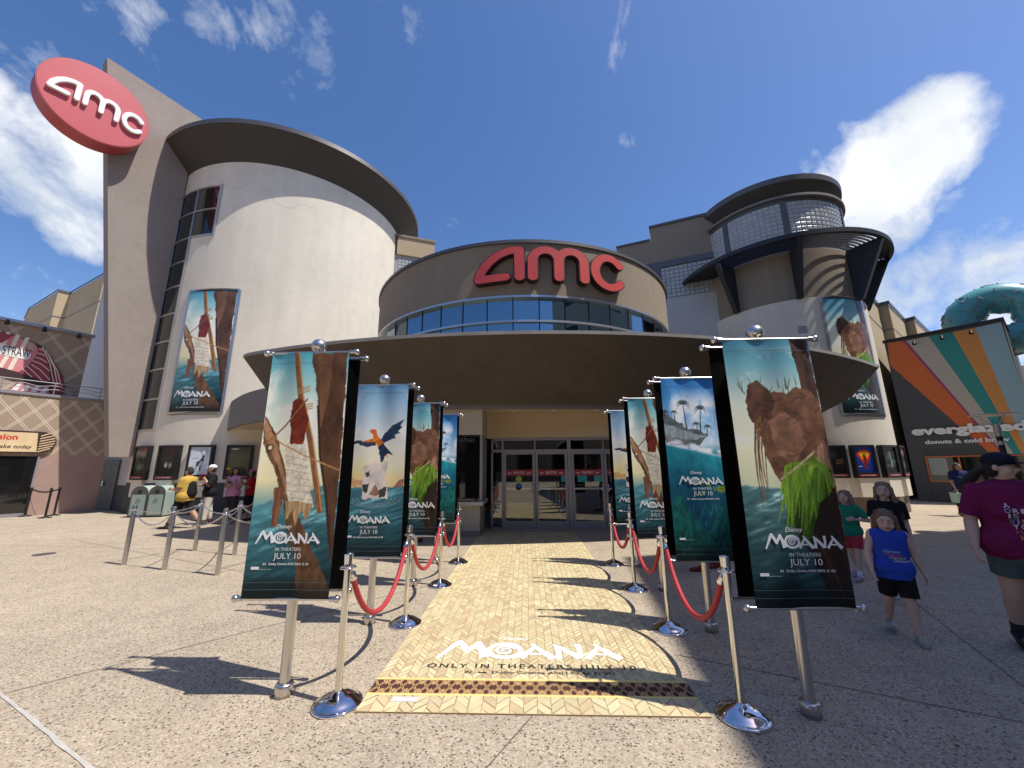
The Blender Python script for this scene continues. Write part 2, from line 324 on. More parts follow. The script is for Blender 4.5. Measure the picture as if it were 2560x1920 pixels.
mb=MB(); p,q=longer((-3.93,3.13),(-2.45,2.45),3,2.5); strip2(mb,p,q,.024,.0045,.30); struct(mb.build('paving_joint',jw))
# ================================================================ CARPET
CX0,CX1,CY0,CY1=-1.19,1.19,2.97,10.45
carpet=thing('entrance_carpet','long tan basket-weave printed carpet leading between the ropes to the doors','carpet',(0,6.6,0))
base=mat('weave_gap_brown',(.40,.26,.12),.9); brk=mat('printed_weave_strip',(.7,.6,.3),.85,vcol='Col',var=.10,vscale=18,spec=.15)
MB().bb(CX0,CX1,CY0,CY1,.001,.006).build('carpet_backing',base,carpet)
v=[];f=[];c=[]
def clip(poly,x0,x1,y0,y1):
    for ax,lim,sg in ((0,x0,1),(0,x1,-1),(1,y0,1),(1,y1,-1)):
        out=[]
        for i in range(len(poly)):
            a,b_=poly[i],poly[(i+1)%len(poly)]; ia=(a[ax]-lim)*sg>=0; ib=(b_[ax]-lim)*sg>=0
            if ia: out.append(a)
            if ia!=ib: k=(lim-a[ax])/(b_[ax]-a[ax]); out.append(tuple(a[j]+(b_[j]-a[j])*k for j in (0,1)))
        poly=out
        if len(poly)<3: return []
    return poly
def weave(x0,x1,y0,y1,w,L,z,tint=1.):
    s2=math.sqrt(.5); g=.0026; rows=int((y1-y0)/(w/s2))+8
    colw=L*s2+ w*s2*0
    ncol=int((x1-x0)/colw)+2
    for ci in range(-1,ncol+1):
        sg=1 if ci%2==0 else -1
        for ri in range(-4,rows):
            cx=x0+(ci+.5)*colw; cy=y0+ri*(w/s2)+(0 if sg>0 else w/s2*.5)
            d=np.array([s2,s2*sg]); n=np.array([-s2*sg,s2]); h=L/2-g+w*.0; q=w/2-g
            P=[(cx-d[0]*h-n[0]*q,cy-d[1]*h-n[1]*q),(cx+d[0]*h-n[0]*q,cy+d[1]*h-n[1]*q),(cx+d[0]*h+n[0]*q,cy+d[1]*h+n[1]*q),(cx-d[0]*h+n[0]*q,cy-d[1]*h+n[1]*q)]
            # shear the ends so the strips lock into columns
            P=[(cx-colw/2+g,cy-sg*colw/2-q/s2),(cx+colw/2-g,cy+sg*colw/2-q/s2),(cx+colw/2-g,cy+sg*colw/2+q/s2),(cx-colw/2+g,cy-sg*colw/2+q/s2)]
            j=lambda: random.uniform(-.003,.003)
            P=clip([(a+j(),b_+j()) for a,b_ in P],x0,x1,y0,y1)
            if len(P)<3: continue
            o=len(v); v.extend((a,b_,z) for a,b_ in P); f.append(tuple(range(o,o+len(P))))
            k=random.random(); bc=np.array([.66,.54,.31])*(1-k*.7)+np.array([.50,.35,.21])*k*.7 if random.random()<.45 else np.array([.68,.575,.34])*random.uniform(.9,1.05)
            c.extend([(*(bc*tint*random.uniform(.92,1.08)),1)]*len(P))
weave(CX0,CX1,CY0,3.165,.070,.135,.010,.97); weave(CX0,CX1,3.40,CY1-.12,.048,.105,.010)
mb=MB(); mb.v=v; mb.f=f; mb.m=[0]*len(f); mb.sm=[False]*len(f); mb.c=c; mb.build('woven_print',brk,carpet)
yel=mat('carpet_yellow_line',(.78,.60,.22),.85); brn=mat('carpet_brown_band',(.085,.028,.018),.85,var=.2,vscale=20); tanl=mat('carpet_tan_line',(.62,.38,.16),.85,var=.2,vscale=25); olv=mat('carpet_dark_line',(.10,.065,.03),.85)
mb=MB(); mb.bb(CX0,CX1,3.165,3.40,.006,.0085,0); mb.bb(CX0,CX1,3.165,3.192,.0085,.0105,1); mb.bb(CX0,CX1,3.372,3.40,.0085,.0105,1)
nd=26; dw=(CX1-CX0)/nd
flat=lambda u,v_,h:(u,v_,.0085+h)
for i in range(nd+1):
    x=CX0+dw*i
    for sx in (-1,1):
        for dx,mi,hh in ((0,2,.001),(.013,3,.0018)):
            a=(x,3.195); e=(x+sx*dw,3.369)
            if e[0]<CX0-.01 or e[0]>CX1+.01: continue
            mb.stroke([a,e],.016 if mi==2 else .005,0,hh,flat,'butt',mi)
    for yy,s in ((3.197,1),(3.367,-1)):
        if 0<i<nd:
            mb.stroke([(x-dw*.33,yy),(x,yy+s*.052),(x+dw*.33,yy)],.008,0,.0012,flat,'butt',2); mb.stroke([(x-dw*.18,yy),(x,yy+s*.028),(x+dw*.18,yy)],.008,0,.0012,flat,'butt',2)
mb.build('diamond_border',[brn,yel,tanl,olv],carpet)
# title lettering : strokes in a box 0..W x 0..1
def movie_title(mb,u,v_,w,fr,h,mi=0,swmi=None,th=0.0008,shadow=None):
    k=w/5.62; Tz=lambda p,q,hh: fr(u+p*k,v_+q*k,h+hh)
    S=lambda pts,ws,e=0: mb.stroke([(a,b_) for a,b_ in pts],ws,-.0001,th+e,Tz,'butt',mi)
    S([(0,-.06),(.22,.38),(.46,.86),(.58,.98)],[.10,.16,.22,.20]); S([(.50,1.0),(.72,.62),(.86,.30)],[.16,.22,.16],.0003)
    S([(.82,.28),(1.0,.62),(1.16,.86),(1.24,.9)],[.12,.2,.22,.16],.0006); S([(1.14,.93),(1.30,.5),(1.42,.02)],[.14,.24,.30],.0009)
    ring=[(2.02+.50*math.cos(a),.42+.40*math.sin(a)) for a in np.linspace(.2,2*math.pi+.1,34)]; S(ring,.17)
    sp_=[(2.02+(.34-.30*q)*math.cos(a),.42+(.27-.24*q)*math.sin(a)) for q,a in zip(np.linspace(0,1,26),np.linspace(0.3,3.6*math.pi,26))]; S(sp_,np.linspace(.10,.05,26),.0003)
    def A(x,sc=1): 
        S([(x,-.02),(x+.20,.30),(x+.42,.62),(x+.36,.80)],[.20,.17,.13,.07]); S([(x+.34,.84),(x+.62,.42),(x+.98,-.02)],[.10,.20,.26],.0003); S([(x+.2,.24),(x+.62,.22)],[.10,.10],.0006)
    A(2.52); 
    S([(3.66,-.04),(3.68,.35),(3.62,.74)],[.20,.17,.15]); S([(3.56,.80),(3.86,.50),(4.28,.02)],[.10,.20,.22],.0003); S([(4.30,.0),(4.34,.40),(4.32,.84)],[.14,.15,.20],.0006)
    A(4.50)
wht=mat('white_print',(.86,.87,.88),.6); blk=mat('black_print',(.02,.018,.015),.7); gryp=mat('grey_print',(.6,.6,.58),.6)
mb=MB(); cf=lambda u,v_,h:(u,v_*1.0,.0112+h)
cfs=lambda u,v_,h:(u,3.60+ (v_-3.60)*1.9,.0112+h)
movie_title(mb,-.80,3.735,1.62,lambda u,v_,h:(u,3.735+(v_-3.735)*1.12,.0112+h),0)
text_on(mb,'Disney',-.12,4.085,cf,0,height=.06,center=True,mi=0,shear=.3,bold=.008)
mb.build('title_lettering',wht,carpet)
mb=MB(); text_on(mb,'ONLY IN THEATERS JULY 10',.01,3.56,cf,0,fit=1.72,height=.066,center=True,spacing=1.35,bold=.022)
text_on(mb,'IN',-.52,3.475,cf,0,height=.040,bold=.03); text_on(mb,'Dolby Cinema AND REAL D 3D',-.30,3.475,cf,0,fit=.98,height=.040,bold=.018)
for x,s in ((-.41,1),(-.345,-1)): mb.add([cf(x,3.475,0),cf(x+.03*s,3.475+.006,0),cf(x+.045*s,3.483,0),cf(x+.03*s,3.495,0),cf(x,3.501,0)],[(0,1,2,3,4)] if s>0 else [(4,3,2,1,0)])
mb.build('small_lettering',blk,carpet)
mb=MB(); cg=lambda u,v_,h:(u,v_,.0112+h)
mb.add([cg(-.98,3.085,0),cg(-.80,3.085,0),cg(-.80,3.145,0),cg(-.98,3.145,0)],[(0,1,2,3)]); mb.add([cg(-.80,3.083,0),cg(-.58,3.083,0),cg(-.58,3.086,0),cg(-.80,3.086,0)],[(0,1,2,3)])
mb.build('rating_panel',gryp,carpet); mb=MB(); text_on(mb,'PG',-.97,3.095,lambda u,v_,h:(u,v_,.0122),0,height=.038,bold=.02,fit=.062); mb.build('rating_lettering',wht,carpet)
# ================================================================ CINEMA BUILDING
G=np.array([-15.47,14.79]); D1=np.array([math.sin(rad(28.7)),math.cos(rad(28.7))]); N1=np.array([D1[1],-D1[0]])
cine=thing('cinema_building','cinema building of pale curved drums, dark curved canopies and a tall wedge fin wall','cinema',(0,11,0))
BX,BY,BR=-12.8,19.6,5.45
MB().arcw(BX,BY,BR-.3,BR,-122,10,0,14.94,96).build('drum_wall',stucco,cine)
MB().arcw(BX,BY,BR,BR+.02,-121.2,-30,0,1.12,64).build('wall_plinth',plinth,cine)
# faint crack lines high on the drum wall
mb=MB(); fr=frame_cyl(BX,BY,BR,-90)
crk=[(-1.2,14.25),(-.6,14.2),(-.2,13.75),(.4,13.6),(1.0,13.95),(1.5,13.7),(2.0,13.05),(2.5,12.95),(3.0,13.3),(3.6,13.3)]
pts=[]
for i in range(len(crk)-1):
    for q in np.linspace(0,1,5,endpoint=False): a=(1-math.cos(math.pi*q))/2; pts.append((crk[i][0]*(1-q)+crk[i+1][0]*q,crk[i][1]*(1-a)+crk[i+1][1]*a+random.uniform(-.02,.02)))
mb.stroke(pts,.011,0,.003,fr,'butt'); mb.build('wall_crack',mat('hairline_crack',(.50,.46,.40),.9),cine)
# eave : flared ring
def ringpt(r,z,a): return (BX+r*math.cos(a),BY+r*math.sin(a),z)
AA=np.radians(np.linspace(-135,25,90)); mb=MB()
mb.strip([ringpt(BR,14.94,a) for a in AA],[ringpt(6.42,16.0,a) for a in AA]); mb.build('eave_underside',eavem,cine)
mb=MB(); mb.arcw(BX,BY,6.3,6.46,-135,25,16.0,16.22,90); mb.strip([ringpt(6.4,16.15,a) for a in AA],[ringpt(3,16.2,a) for a in AA]); mb.build('eave_edge',trimm,cine)
# fin wall
def fp(x,y,off=0.): return gpl(x,y,G+N1*off,D1)
frf=frame_plane(G,D1,N1)
P=[fp(272,1142),fp(330,1143),fp(470,437),fp(620,380),fp(535,318),fp(268,143)]
P=[(P[0][0],P[0][1]),(0.0,2.1),(0.0,15.2),(3.2,16.2),(3.2,16.6),(P[4][0],P[4][1]),(P[5][0],P[5][1])]
MB().prism(P,-.55,0,frf,0).build('fin_wall',taupe,cine)
# side wall behind the fin
gd=np.array([-math.cos(rad(-30)),-math.sin(rad(-30))]); gG=np.array([-15.4,14.9]); gN=np.array([gd[1],-gd[0]]);
if gN@np.array([15,-15])<0: gN=-gN
frg=frame_plane(gG,gd,gN)
d2_=np.array([-.35,.94]); 
mb=MB(); mb.prism([(0,0),(12.1,0),(12.1,12.6),(0,12.6)],-.3,0,frg); mb.build('side_wall',greywall,cine)
mb=MB(); mb.prism([(0,0),(4.5,0),(4.5,1.0),(0,1.0)],.0,.02,frg); mb.build('wall_plinth',plinth,cine)
dm=mat('charcoal_door_paint',(.08,.078,.08),.6)
dr=MB().prism([(1.7,0.02),(4.5,.02),(4.5,2.02),(1.7,2.02)],.02,.07,frg).build('service_door',dm,cine)
MB().prism([(3.05,.05),(3.09,.05),(3.09,2.0),(3.05,2.0)],.07,.074,frg).build('door_gap',black,dr)
MB().prism([(3.2,.95),(3.34,.95),(3.34,1.15),(3.2,1.15)],.07,.12,frg).build('handle',alu,dr)
# window strip on the drum
fw=frame_cyl(BX,BY,BR,0)
zs=[3.12,4.34,5.56,6.72,7.92,9.15,10.28,11.37,12.62,13.75]
def cw(mbx,a0,a1,z0,z1,h0,h1,mi=0): 
    mbx.arcw(BX,BY,BR+h0,BR+h1,a0,a1,z0,z1,10,mi)
win=MB(); cw(win,-120.3,-106.4,3.12,11.37,.004,.012); cw(win,-120.3,-93.7,11.37,13.75,.004,.012); wob=win.build('window_strip',winglass,cine)
mb=MB()
for i,z in enumerate(zs): cw(mb,-120.5,-106.2 if i<7 else -93.5,z-.035,z+.035,.012,.05)
for a,z0,z1 in ((-120.3,3.12,13.75),(-106.4,3.12,13.75),(-93.7,11.37,13.75)): cw(mb,a-.35,a+.35,z0-.03,z1+.03,.013,.056)
cw(mb,-93.5,-93.1,11.3,13.8,.01,.07); mb.build('window_frame',alu,wob)
# centre drum
EX,EY,ER=-.12,15.4,5.7
MB().arcw(EX,EY,ER-.3,ER,-190,10,6.18,7.74,96).build('centre_fascia',taupe2,cine)
mb=MB(); mb.arcw(EX,EY,ER-.34,ER+.05,-190,10,7.74,7.84,96); mb.build('fascia_coping',trimm,cine)
MB().strip([(EX+(ER-.3)*math.cos(a),EY+(ER-.3)*math.sin(a),7.7) for a in np.radians(np.linspace(0,360,60))],[(EX,EY,7.75)]*60).build('centre_roof',trimm,cine)
angs=[-135.5,-128.3,-121.1,-113.8,-106.5,-99.2,-91.9,-84.6,-77.3,-70.0,-62.7,-55.4,-48.1,-40.8,-33.5]
gl=MB()
for a0,a1 in zip([-180,-165,-150,-142.7]+angs,[-165,-150,-142.7]+angs+[-20]):   # flat panes
    if a1<=a0: continue
    r=ER-.10
    A=[(EX+r*math.cos(rad(a)),EY+r*math.sin(rad(a))) for a in (a0,a1)]
    gl.add([(*A[0],4.3),(*A[1],4.3),(*A[1],6.18),(*A[0],6.18)],[(0,1,2,3)])
gob=gl.build('window_band',blueglass,cine)
mb=MB(); mb.arcw(EX,EY,ER-.13,ER-.04,-185,5,5.43,5.49,96); mb.arcw(EX,EY,ER-.13,ER+.02,-185,5,6.12,6.18,96); mb.build('glazing_rail',alu,gob)
mb=MB()
for a in angs: mb.arcw(EX,EY,ER-.12,ER-.085,a-.16,a+.16,4.3,6.12,2)
mb.build('glazing_bar',black,gob)
# crescent canopy
CCX,CCY,CCR=-.39,25.98,18.15
def rimp(x): return np.array([x,CCY-math.sqrt(CCR**2-(x-CCX)**2),4.4])
XT=np.linspace(-7.2,10.4,80)
bx=[-7.2,-6.47,-5.8,-3.2,0,2.5,5.5,8.3,9.4,10.4]; by=[9.22,9.3,9.32,9.45,9.5,9.84,10.55,11.2,11.3,11.34]; bz=[4.4,3.48,3.2,3.17,3.17,3.17,3.12,3.0,3.5,4.4]
bot=[(x,np.interp(x,bx,by),np.interp(x,bx,bz)) for x in XT]; rim=[tuple(rimp(x)) for x in XT]; rim[0]=bot[0]; rim[-1]=bot[-1]
mb=MB(); K=9
rows=[]
for k in range(K+1):
    q=k/K; row=[]
    for b_,r_ in zip(bot,rim):
        p=np.array(b_)*(1-q)+np.array(r_)*q; row.append(p)
    rows.append(row)
for k in range(K): mb.strip(rows[k],rows[k+1])
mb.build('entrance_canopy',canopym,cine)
mb=MB(); up=lambda L,d,yy=0:[(p[0],p[1]+yy,p[2]+d) for p in L]
mb.strip(up(rim,0,-.02),up(rim,.075,-.02),0,False); mb.strip(up(rim,.075,-.02),up(rim,.075,.16),0,False); mb.strip(up(rim,.0,.001),up(rim,.0,-.02),0,False); mb.build('canopy_edge',mat('grey_edge_flashing',(.30,.28,.26),.6,var=.2,vscale=6),cine)
mb=MB(); mb.strip(up(rim,.06,.15),[(p[0]*.75,14.5,4.35) for p in rim],0,False); mb.build('canopy_roof',trimm,cine)
# lower curved fascia + soffit
cv=np.array([(-11.5,14.4),(-10.9,13.75),(-9.64,12.6),(-8.6,11.85),(-7.3,11.1),(-5.5,10.3),(-3.2,9.62),(0,9.62),(2.5,9.97),(5.6,10.72),(7.6,11.7),(9.0,13.2),(9.6,14.6)])
tt=np.linspace(0,1,len(cv)); tq=np.linspace(0,1,70)
def sm(col):   # catmull-rom
    out=[]
    for q in tq*(len(cv)-1)*.99999:
        i=int(q);u=q-i;g=lambda j: cv[min(max(j,0),len(cv)-1)][col]
        p0,p1,p2,p3=g(i-1),g(i),g(i+1),g(i+2); out.append(.5*(2*p1+(p2-p0)*u+(2*p0-5*p1+4*p2-p3)*u*u+(3*p1-p0-3*p2+p3)*u**3))
    return out
cs=list(zip(sm(0),sm(1)))
zt=lambda i: 4.12 if i<26 or i>52 else 3.42
mb=MB(); mb.strip([(x,y,3.06) for x,y in cs],[(x,y,zt(i)) for i,(x,y) in enumerate(cs)]); mb.strip([(x,y+.12,3.06) for x,y in cs],[(x,y,3.06) for x,y in cs],0,False)
mb.strip([(x,y,zt(i)) for i,(x,y) in enumerate(cs)],[(x*.8,y+2.5,zt(i)) for i,(x,y) in enumerate(cs)],0,False)
mb.build('lower_fascia',band,cine)
mb=MB(); mb.strip([(x,y+.11,3.10) for x,y in cs],[(min(max(x,-9.5),10.),16.2,3.10) for x,y in cs],0,False)
sof=mb.build('soffit',soffitm,cine)
mb=MB()
for x in (-2.2,-.3,.75,1.9,3.0,4.2): 
    M_=MB(); M_.lathe([(.07,0),(.085,-.012),(.06,-.012),(.055,-.004)],(x,10.25,3.098),16); M_.build('recessed_downlight',white,sof)
# door wall
fr_=lambda u,v_,h:(u,10.87-h,v_)
MB().prism([(-1.1,2.40),(3.5,2.40),(3.5,3.1),(-1.1,3.1)],-.2,0,fr_).build('door_header',soffitm,cine)
ent=MB()
xs=[-.95,-.66,.24,1.14,1.22,2.12,3.02,3.35]
fo=MB()
for z0,z1 in ((2.34,2.40),(2.02,2.09),(.0,.05)): fo.bb(-.95,3.35,10.84,10.90,z0,z1)
for x,w in ((-.95,.05),(-.66,.05),(1.18,.10),(3.02,.05),(3.35,.05),(.24,.03),(2.12,.03)): fo.bb(x-w/2,x+w/2,10.835,10.905,0.05,2.02) if w>.03 else None; fo.bb(x-w/2,x+w/2,10.835,10.905,2.09,2.34)
entr=fo.build('entrance_frame',alud,cine)
mb=MB()
for a,b_ in zip([-.93,-.63,.26,1.23,2.14,3.05],[-.69,.22,1.13,2.10,3.0,3.32]): mb.bb(a,b_,10.865,10.875,2.09,2.34)
mb.bb(-.925,-.685,10.865,10.875,.05,2.02); mb.bb(3.045,3.325,10.865,10.875,.05,2.02); mb.build('fixed_pane',clearglass,entr)
rs=mat('red_entry_strip',(.36,.03,.05),.5); sw=mat('strip_white',(.8,.78,.78),.5)
stk1=mat('lime_sticker',(.45,.6,.1),.5); stk2=mat('blue_sticker',(.03,.15,.5),.5)
for i,(x0,x1,hx) in enumerate(((-.63,.232,1),(.248,1.12,-1),(1.24,2.112,1),(2.128,2.99,-1))):
    mb=MB()
    mb.bb(x0,x0+.065,10.845,10.89,.01,2.02); mb.bb(x1-.065,x1,10.845,10.89,.01,2.02); mb.bb(x0+.065,x1-.065,10.845,10.89,.01,.20); mb.bb(x0+.065,x1-.065,10.845,10.89,1.955,2.02)
    d_=mb.build('door',alud,cine)
    MB().bb(x0+.065,x1-.065,10.862,10.872,.20,1.955).build('door_pane',clearglass,d_)
    MB().bb(x0+.066,x1-.066,10.850,10.858,1.01,1.055).build('push_bar',alu,d_)
    hxp=(x1-.035) if hx>0 else (x0+.035)
    MB().tube([(hxp,10.845,.92),(hxp-.03*hx,10.78,.94),(hxp-.05*hx,10.78,1.03),(hxp-.03*hx,10.78,1.16),(hxp,10.845,1.18)],.011,8).build('handle',chrome,d_)
    st=MB().bb(x0+.066,x1-.066,10.855,10.860,1.38,1.54).build('entry_strip',rs,d_)
    mb=MB(); xc=(x0+x1)/2; ff=lambda u,v_,h:(u,10.8535-h,v_)
    text_on(mb,'ENTRY',xc,1.425,ff,0,height=.07,center=True); 
    for s in (-1,1): text_on(mb,'amc',xc+s*.26,1.435,ff,0,height=.045,center=True,bold=.02,shear=.3)
    mb.build('strip_lettering',sw,st)
    if i==0:
        mb=MB(); mb.lathe([(.09,0),(.09,.002)],n=20,M=Matrix.Translation((xc-.02,10.852,1.29))@Matrix.Rotation(rad(90),4,'X')); mb.build('round_sticker',stk1,d_)
        mb=MB(); mb.lathe([(.09,0),(.09,.002)],n=20,M=Matrix.Translation((xc-.02,10.852,1.09))@Matrix.Rotation(rad(90),4,'X')); mb.build('round_sticker',stk2,d_)
# lobby behind the glass
lob=MB(); L_=(-6.,8.,10.92,17.)
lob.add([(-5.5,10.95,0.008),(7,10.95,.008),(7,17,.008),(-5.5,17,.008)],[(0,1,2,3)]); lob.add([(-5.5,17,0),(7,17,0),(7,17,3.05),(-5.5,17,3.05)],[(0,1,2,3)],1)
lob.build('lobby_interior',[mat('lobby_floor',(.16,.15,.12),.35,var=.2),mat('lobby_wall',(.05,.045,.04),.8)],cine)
kr=mat('kiosk_red',(.55,.02,.03),.4); ks=mat('kiosk_screen',(.02,.08,.09),.2,emit=((.05,.28,.32),.5))
for i,x in enumerate((1.3,1.85,2.4,2.95)):
    k_=MB().bb(x-.21,x+.21,13.3,13.7,.0,1.66).build('ticket_kiosk',kr,None); tag(k_,['red ticket kiosk behind the left glass door pair edge','red ticket kiosk second from left, inside the glass doors','red ticket kiosk third from left, inside the glass doors','red ticket kiosk farthest right, inside the glass doors'][i],'kiosk','red ticket kiosks inside the lobby')
    MB().bb(x-.15,x+.15,13.26,13.298,1.12,1.5).build('screen',ks,k_)
cn=MB().bb(.4,4.2,12.7,13.1,1.0,1.05); [cn.bb(x-.03,x+.03,12.87,12.93,0,1.0) for x in (.7,2.3,3.9)]; tag(cn.build('counter',alu),'long pale counter top in front of the kiosks inside the lobby','counter')
# ticket booths
bm2=mat('booth_tile',(.46,.42,.36),.5,var=.08,vscale=6); ctm=mat('booth_counter',(.52,.50,.46),.5)
def booth(x0,x1):
    MB().bb(x0,x1,9.69,10.88,2.42,3.09).build('booth_fascia',boothm,cine)
    MB().bb(x0+.05,x1-.05,9.75,10.88,.12,.72).build('booth_base',bm2,cine)
    MB().bb(x0+.03,x1-.03,9.72,10.88,.0,.12).build('booth_kick',mat('booth_kick_m',(.25,.23,.2),.7),cine)
    MB().bb(x0-.04,x1+.04,9.60,10.86,.72,.80).build('booth_counter',ctm,cine)
    mb=MB(); mb.bb(x0+.04,x1-.04,9.76,9.78,.80,2.42); mb.bb(x1-.06,x1-.04,9.78,10.86,.80,2.42); mb.bb(x0+.04,x0+.06,9.78,10.86,.80,2.42); w_=mb.build('booth_window',boothglass,cine)
    mb=MB()
    for x in (x0+.03,x1-.03): mb.bb(x-.03,x+.03,9.73,9.80,.80,2.42)
    for y in (10.2,10.84): mb.bb(x1-.055,x1-.01,y-.03,y+.03,.80,2.42)
    mb.bb(x1-.055,x1-.012,9.8,10.84,2.0,2.05); mb.bb(x1-.055,x1-.012,9.8,10.84,2.34,2.42); mb.build('window_frame',alud,w_)
    mb=MB(); text_on(mb,'THEATRES',x1-.5,2.24,lambda u,v_,h:(u,9.757,v_),0,height=.09,center=True); mb.build('window_lettering',mat('faint_grey_print',(.12,.12,.12),.5),w_)
booth(-4.6,-1.1); booth(3.5,7.0)
mb=MB()
for a,b_ in (((-9.2,15.6),(-4.6,12.0)),((-4.6,12.0),(-4.6,10.8)),((7.0,10.8),(7.2,13.0)),((7.2,13.0),(9.6,15.0))):
    a=np.array(a);b_=np.array(b_); n_=np.array([-(b_-a)[1],(b_-a)[0]])/np.linalg.norm(b_-a)*.2
    mb.add([(*a,0),(*b_,0),(*b_,4.2),(*a,4.2)],[(0,1,2,3)])
mb.build('recess_wall',boothm,cine)
# right tower
TX,TY=11.4,16.75
MB().arcw(TX,TY,2.65,2.95,-205,25,0,7.78,80).build('tower_base',stucco,cine)
MB().arcw(TX,TY,2.95,2.97,-200,0,0,.54,60).build('wall_plinth',mat('taupe_plinth',(.16,.12,.09),.85,var=.1),cine)
MB().arcw(TX,TY,2.62,2.85,-215,35,7.78,9.84,80).build('tower_recess_wall',taupe2,cine)
mb=MB(); mb.strip([(TX+2.95*math.cos(a),TY+2.95*math.sin(a),7.78) for a in np.radians(np.linspace(-205,25,60))],[(TX+2.8*math.cos(a),TY+2.8*math.sin(a),7.79) for a in np.radians(np.linspace(-205,25,60))]); mb.build('tower_ledge',greywall,cine)
navy=mat('dark_slate_metal',(.035,.037,.045),.5,metal=.3,var=.1)
vz=9.84; VR=4.05
MB().arcw(TX,TY,VR-.14,VR,-225,45,vz-.06,vz+.11,100).build('visor_ring',navy,cine)
# visor deck: solid sector panels plus louvres on the sunny side
for a0_,a1_ in ((-225,-150),(-62,-30),(15,45)): MB().arcw(TX,TY,2.85,VR-.1,a0_,a1_,vz,vz+.05,30).build('visor_deck',navy,cine)
for k in range(8):
    r=2.94+k*.135; MB().arcw(TX,TY,r,r+.036,-150,-62,vz-.03,vz+.05,50).build('visor_louvre',navy,cine); MB().arcw(TX,TY,r,r+.036,-30,15,vz-.03,vz+.05,30).build('visor_louvre',navy,cine)
for a in (-150,-109,-62,-30,15,-205):
    c_,s_=math.cos(rad(a)),math.sin(rad(a)); t_=np.array([-s_,c_])*.05
    P=[(2.84,7.8),(2.98,7.8),(3.95,vz-.05),(2.84,vz-.05)]
    MB().prism(P,-.05,.05,lambda u,v_,h:(TX+u*c_-h*s_,TY+u*s_+h*c_,v_)).build('visor_bracket',navy,cine)
    MB().prism([(2.98,7.75),(3.10,7.75),(4.02,vz-.02),(3.88,vz-.02)],-.09,.09,lambda u,v_,h:(TX+u*c_-h*s_,TY+u*s_+h*c_,v_)).build('bracket_flange',navy,cine)
GR=2.80
def glassblocks(mbx,fr,s0,s1,z0,z1,b=.195,mi=0):
    nx=max(1,int(round((s1-s0)/b))); nz=max(1,int(round((z1-z0)/b))); bs=(s1-s0)/nx; bzz=(z1-z0)/nz; g=.012
    for i in range(nx):
        for j in range(nz):
            a=s0+i*bs+g; c_=s0+(i+1)*bs-g; d=z0+j*bzz+g; e=z0+(j+1)*bzz-g; m=.03
            jt=random.uniform(-.006,.006)
            V=[fr(a,d,0),fr(c_,d,0),fr(c_,e,0),fr(a,e,0),fr(a+m,d+m,.016+jt),fr(c_-m,d+m,.016),fr(c_-m,e-m,.016-jt),fr(a+m,e-m,.016)]
            mbx.add(V,[(0,1,5,4),(1,2,6,5),(2,3,7,6),(3,0,4,7),(4,5,6,7)],mi)
MB().arcw(TX,TY,GR-.2,GR-.012,-215,35,vz,12.17,80).build('glass_block_backing',groutm,cine)
pa=[-190,-153,-108,-51,-25]
for a0,a1 in zip(pa[:-1],pa[1:]):
    fr=frame_cyl(TX,TY,GR-.01,a0+2); mb=MB(); glassblocks(mb,fr,0,(GR)*rad(a1-a0-4),vz+.1,12.03); mb.build('glass_block_panel',blockm,cine)
mb=MB()
for a in pa+[-20]: mb.arcw(TX,TY,GR-.01,GR+.04,a-2,a+2,vz,12.03,3)
mb.arcw(TX,TY,GR-.01,GR+.03,-215,35,12.03,12.17,80); mb.build('tower_mullion',trimm,cine)
mb=MB(); mb.arcw(TX,TY,GR-.3,GR+.14,-215,35,12.17,12.27,80); mb.build('tower_cornice',mat('tower_cornice_m',(.20,.18,.16),.6,var=.1),cine)
mb=MB(); AT=np.radians(np.linspace(-215,35,80)); rp=lambda r,z:[(TX+r*math.cos(a),TY+r*math.sin(a),z) for a in AT]
mb.strip(rp(2.5,12.27),rp(2.55,12.45)); mb.strip(rp(2.55,12.45),rp(2.93,12.9)); mb.build('tower_roof_underside',eavem,cine)
mb=MB(); mb.strip(rp(2.93,12.9),rp(2.95,13.13),0,True); mb.strip(rp(2.95,13.13),rp(0.05,13.14),0,False); mb.build('tower_roof',trimm,cine)
# wall between the centre drum and the tower
WG=np.array([9.0,16.1]); wd=np.array([-.93,.3676]); wd/=np.linalg.norm(wd); wn=np.array([-wd[1],wd[0]]); 
if wn@np.array([0,-1])<0: wn=-wn
W_=lambda x,y:gpl(x,y,WG,wd); frw=frame_plane(WG,wd,wn)
a_=W_(1543,621); b_=W_(1624,572); c_=W_(1765,538); g0=W_(1660,655); g1=W_(1740,632); lo=W_(1700,742); j0=W_(1642,660); j1=W_(1650,735)
zc1=b_[1]; zc0=a_[1]; zg=g0[1]; zl=lo[1]
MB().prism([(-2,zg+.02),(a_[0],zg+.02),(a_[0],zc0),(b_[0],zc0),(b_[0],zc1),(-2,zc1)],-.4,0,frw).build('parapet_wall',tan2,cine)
MB().prism([(-2,zc1),(b_[0]+.03,zc1),(b_[0]+.03,zc1+.12),(-2,zc1+.12)],-.45,.06,frw).build('parapet_coping',trimm,cine)
MB().prism([(b_[0]+.03,zc0),(a_[0]+.05,zc0),(a_[0]+.05,zc0+.09),(b_[0]+.03,zc0+.09)],-.45,.06,frw).build('parapet_coping',trimm,cine)
MB().prism([(-2,zg-.28),(a_[0],zg-.28),(a_[0],zg+.02),(-2,zg+.02)],-.4,.05,frw).build('lintel_band',trimm,cine)
MB().prism([(-2,0),(a_[0],0),(a_[0],zl),(-2,zl)],-.3,0,frw).build('flat_grey_wall',greywall,cine)
MB().prism([(-2,zl),(a_[0],zl),(a_[0],zg-.28),(-2,zg-.28)],-.3,-.02,frw).build('glass_block_backing',groutm,cine)
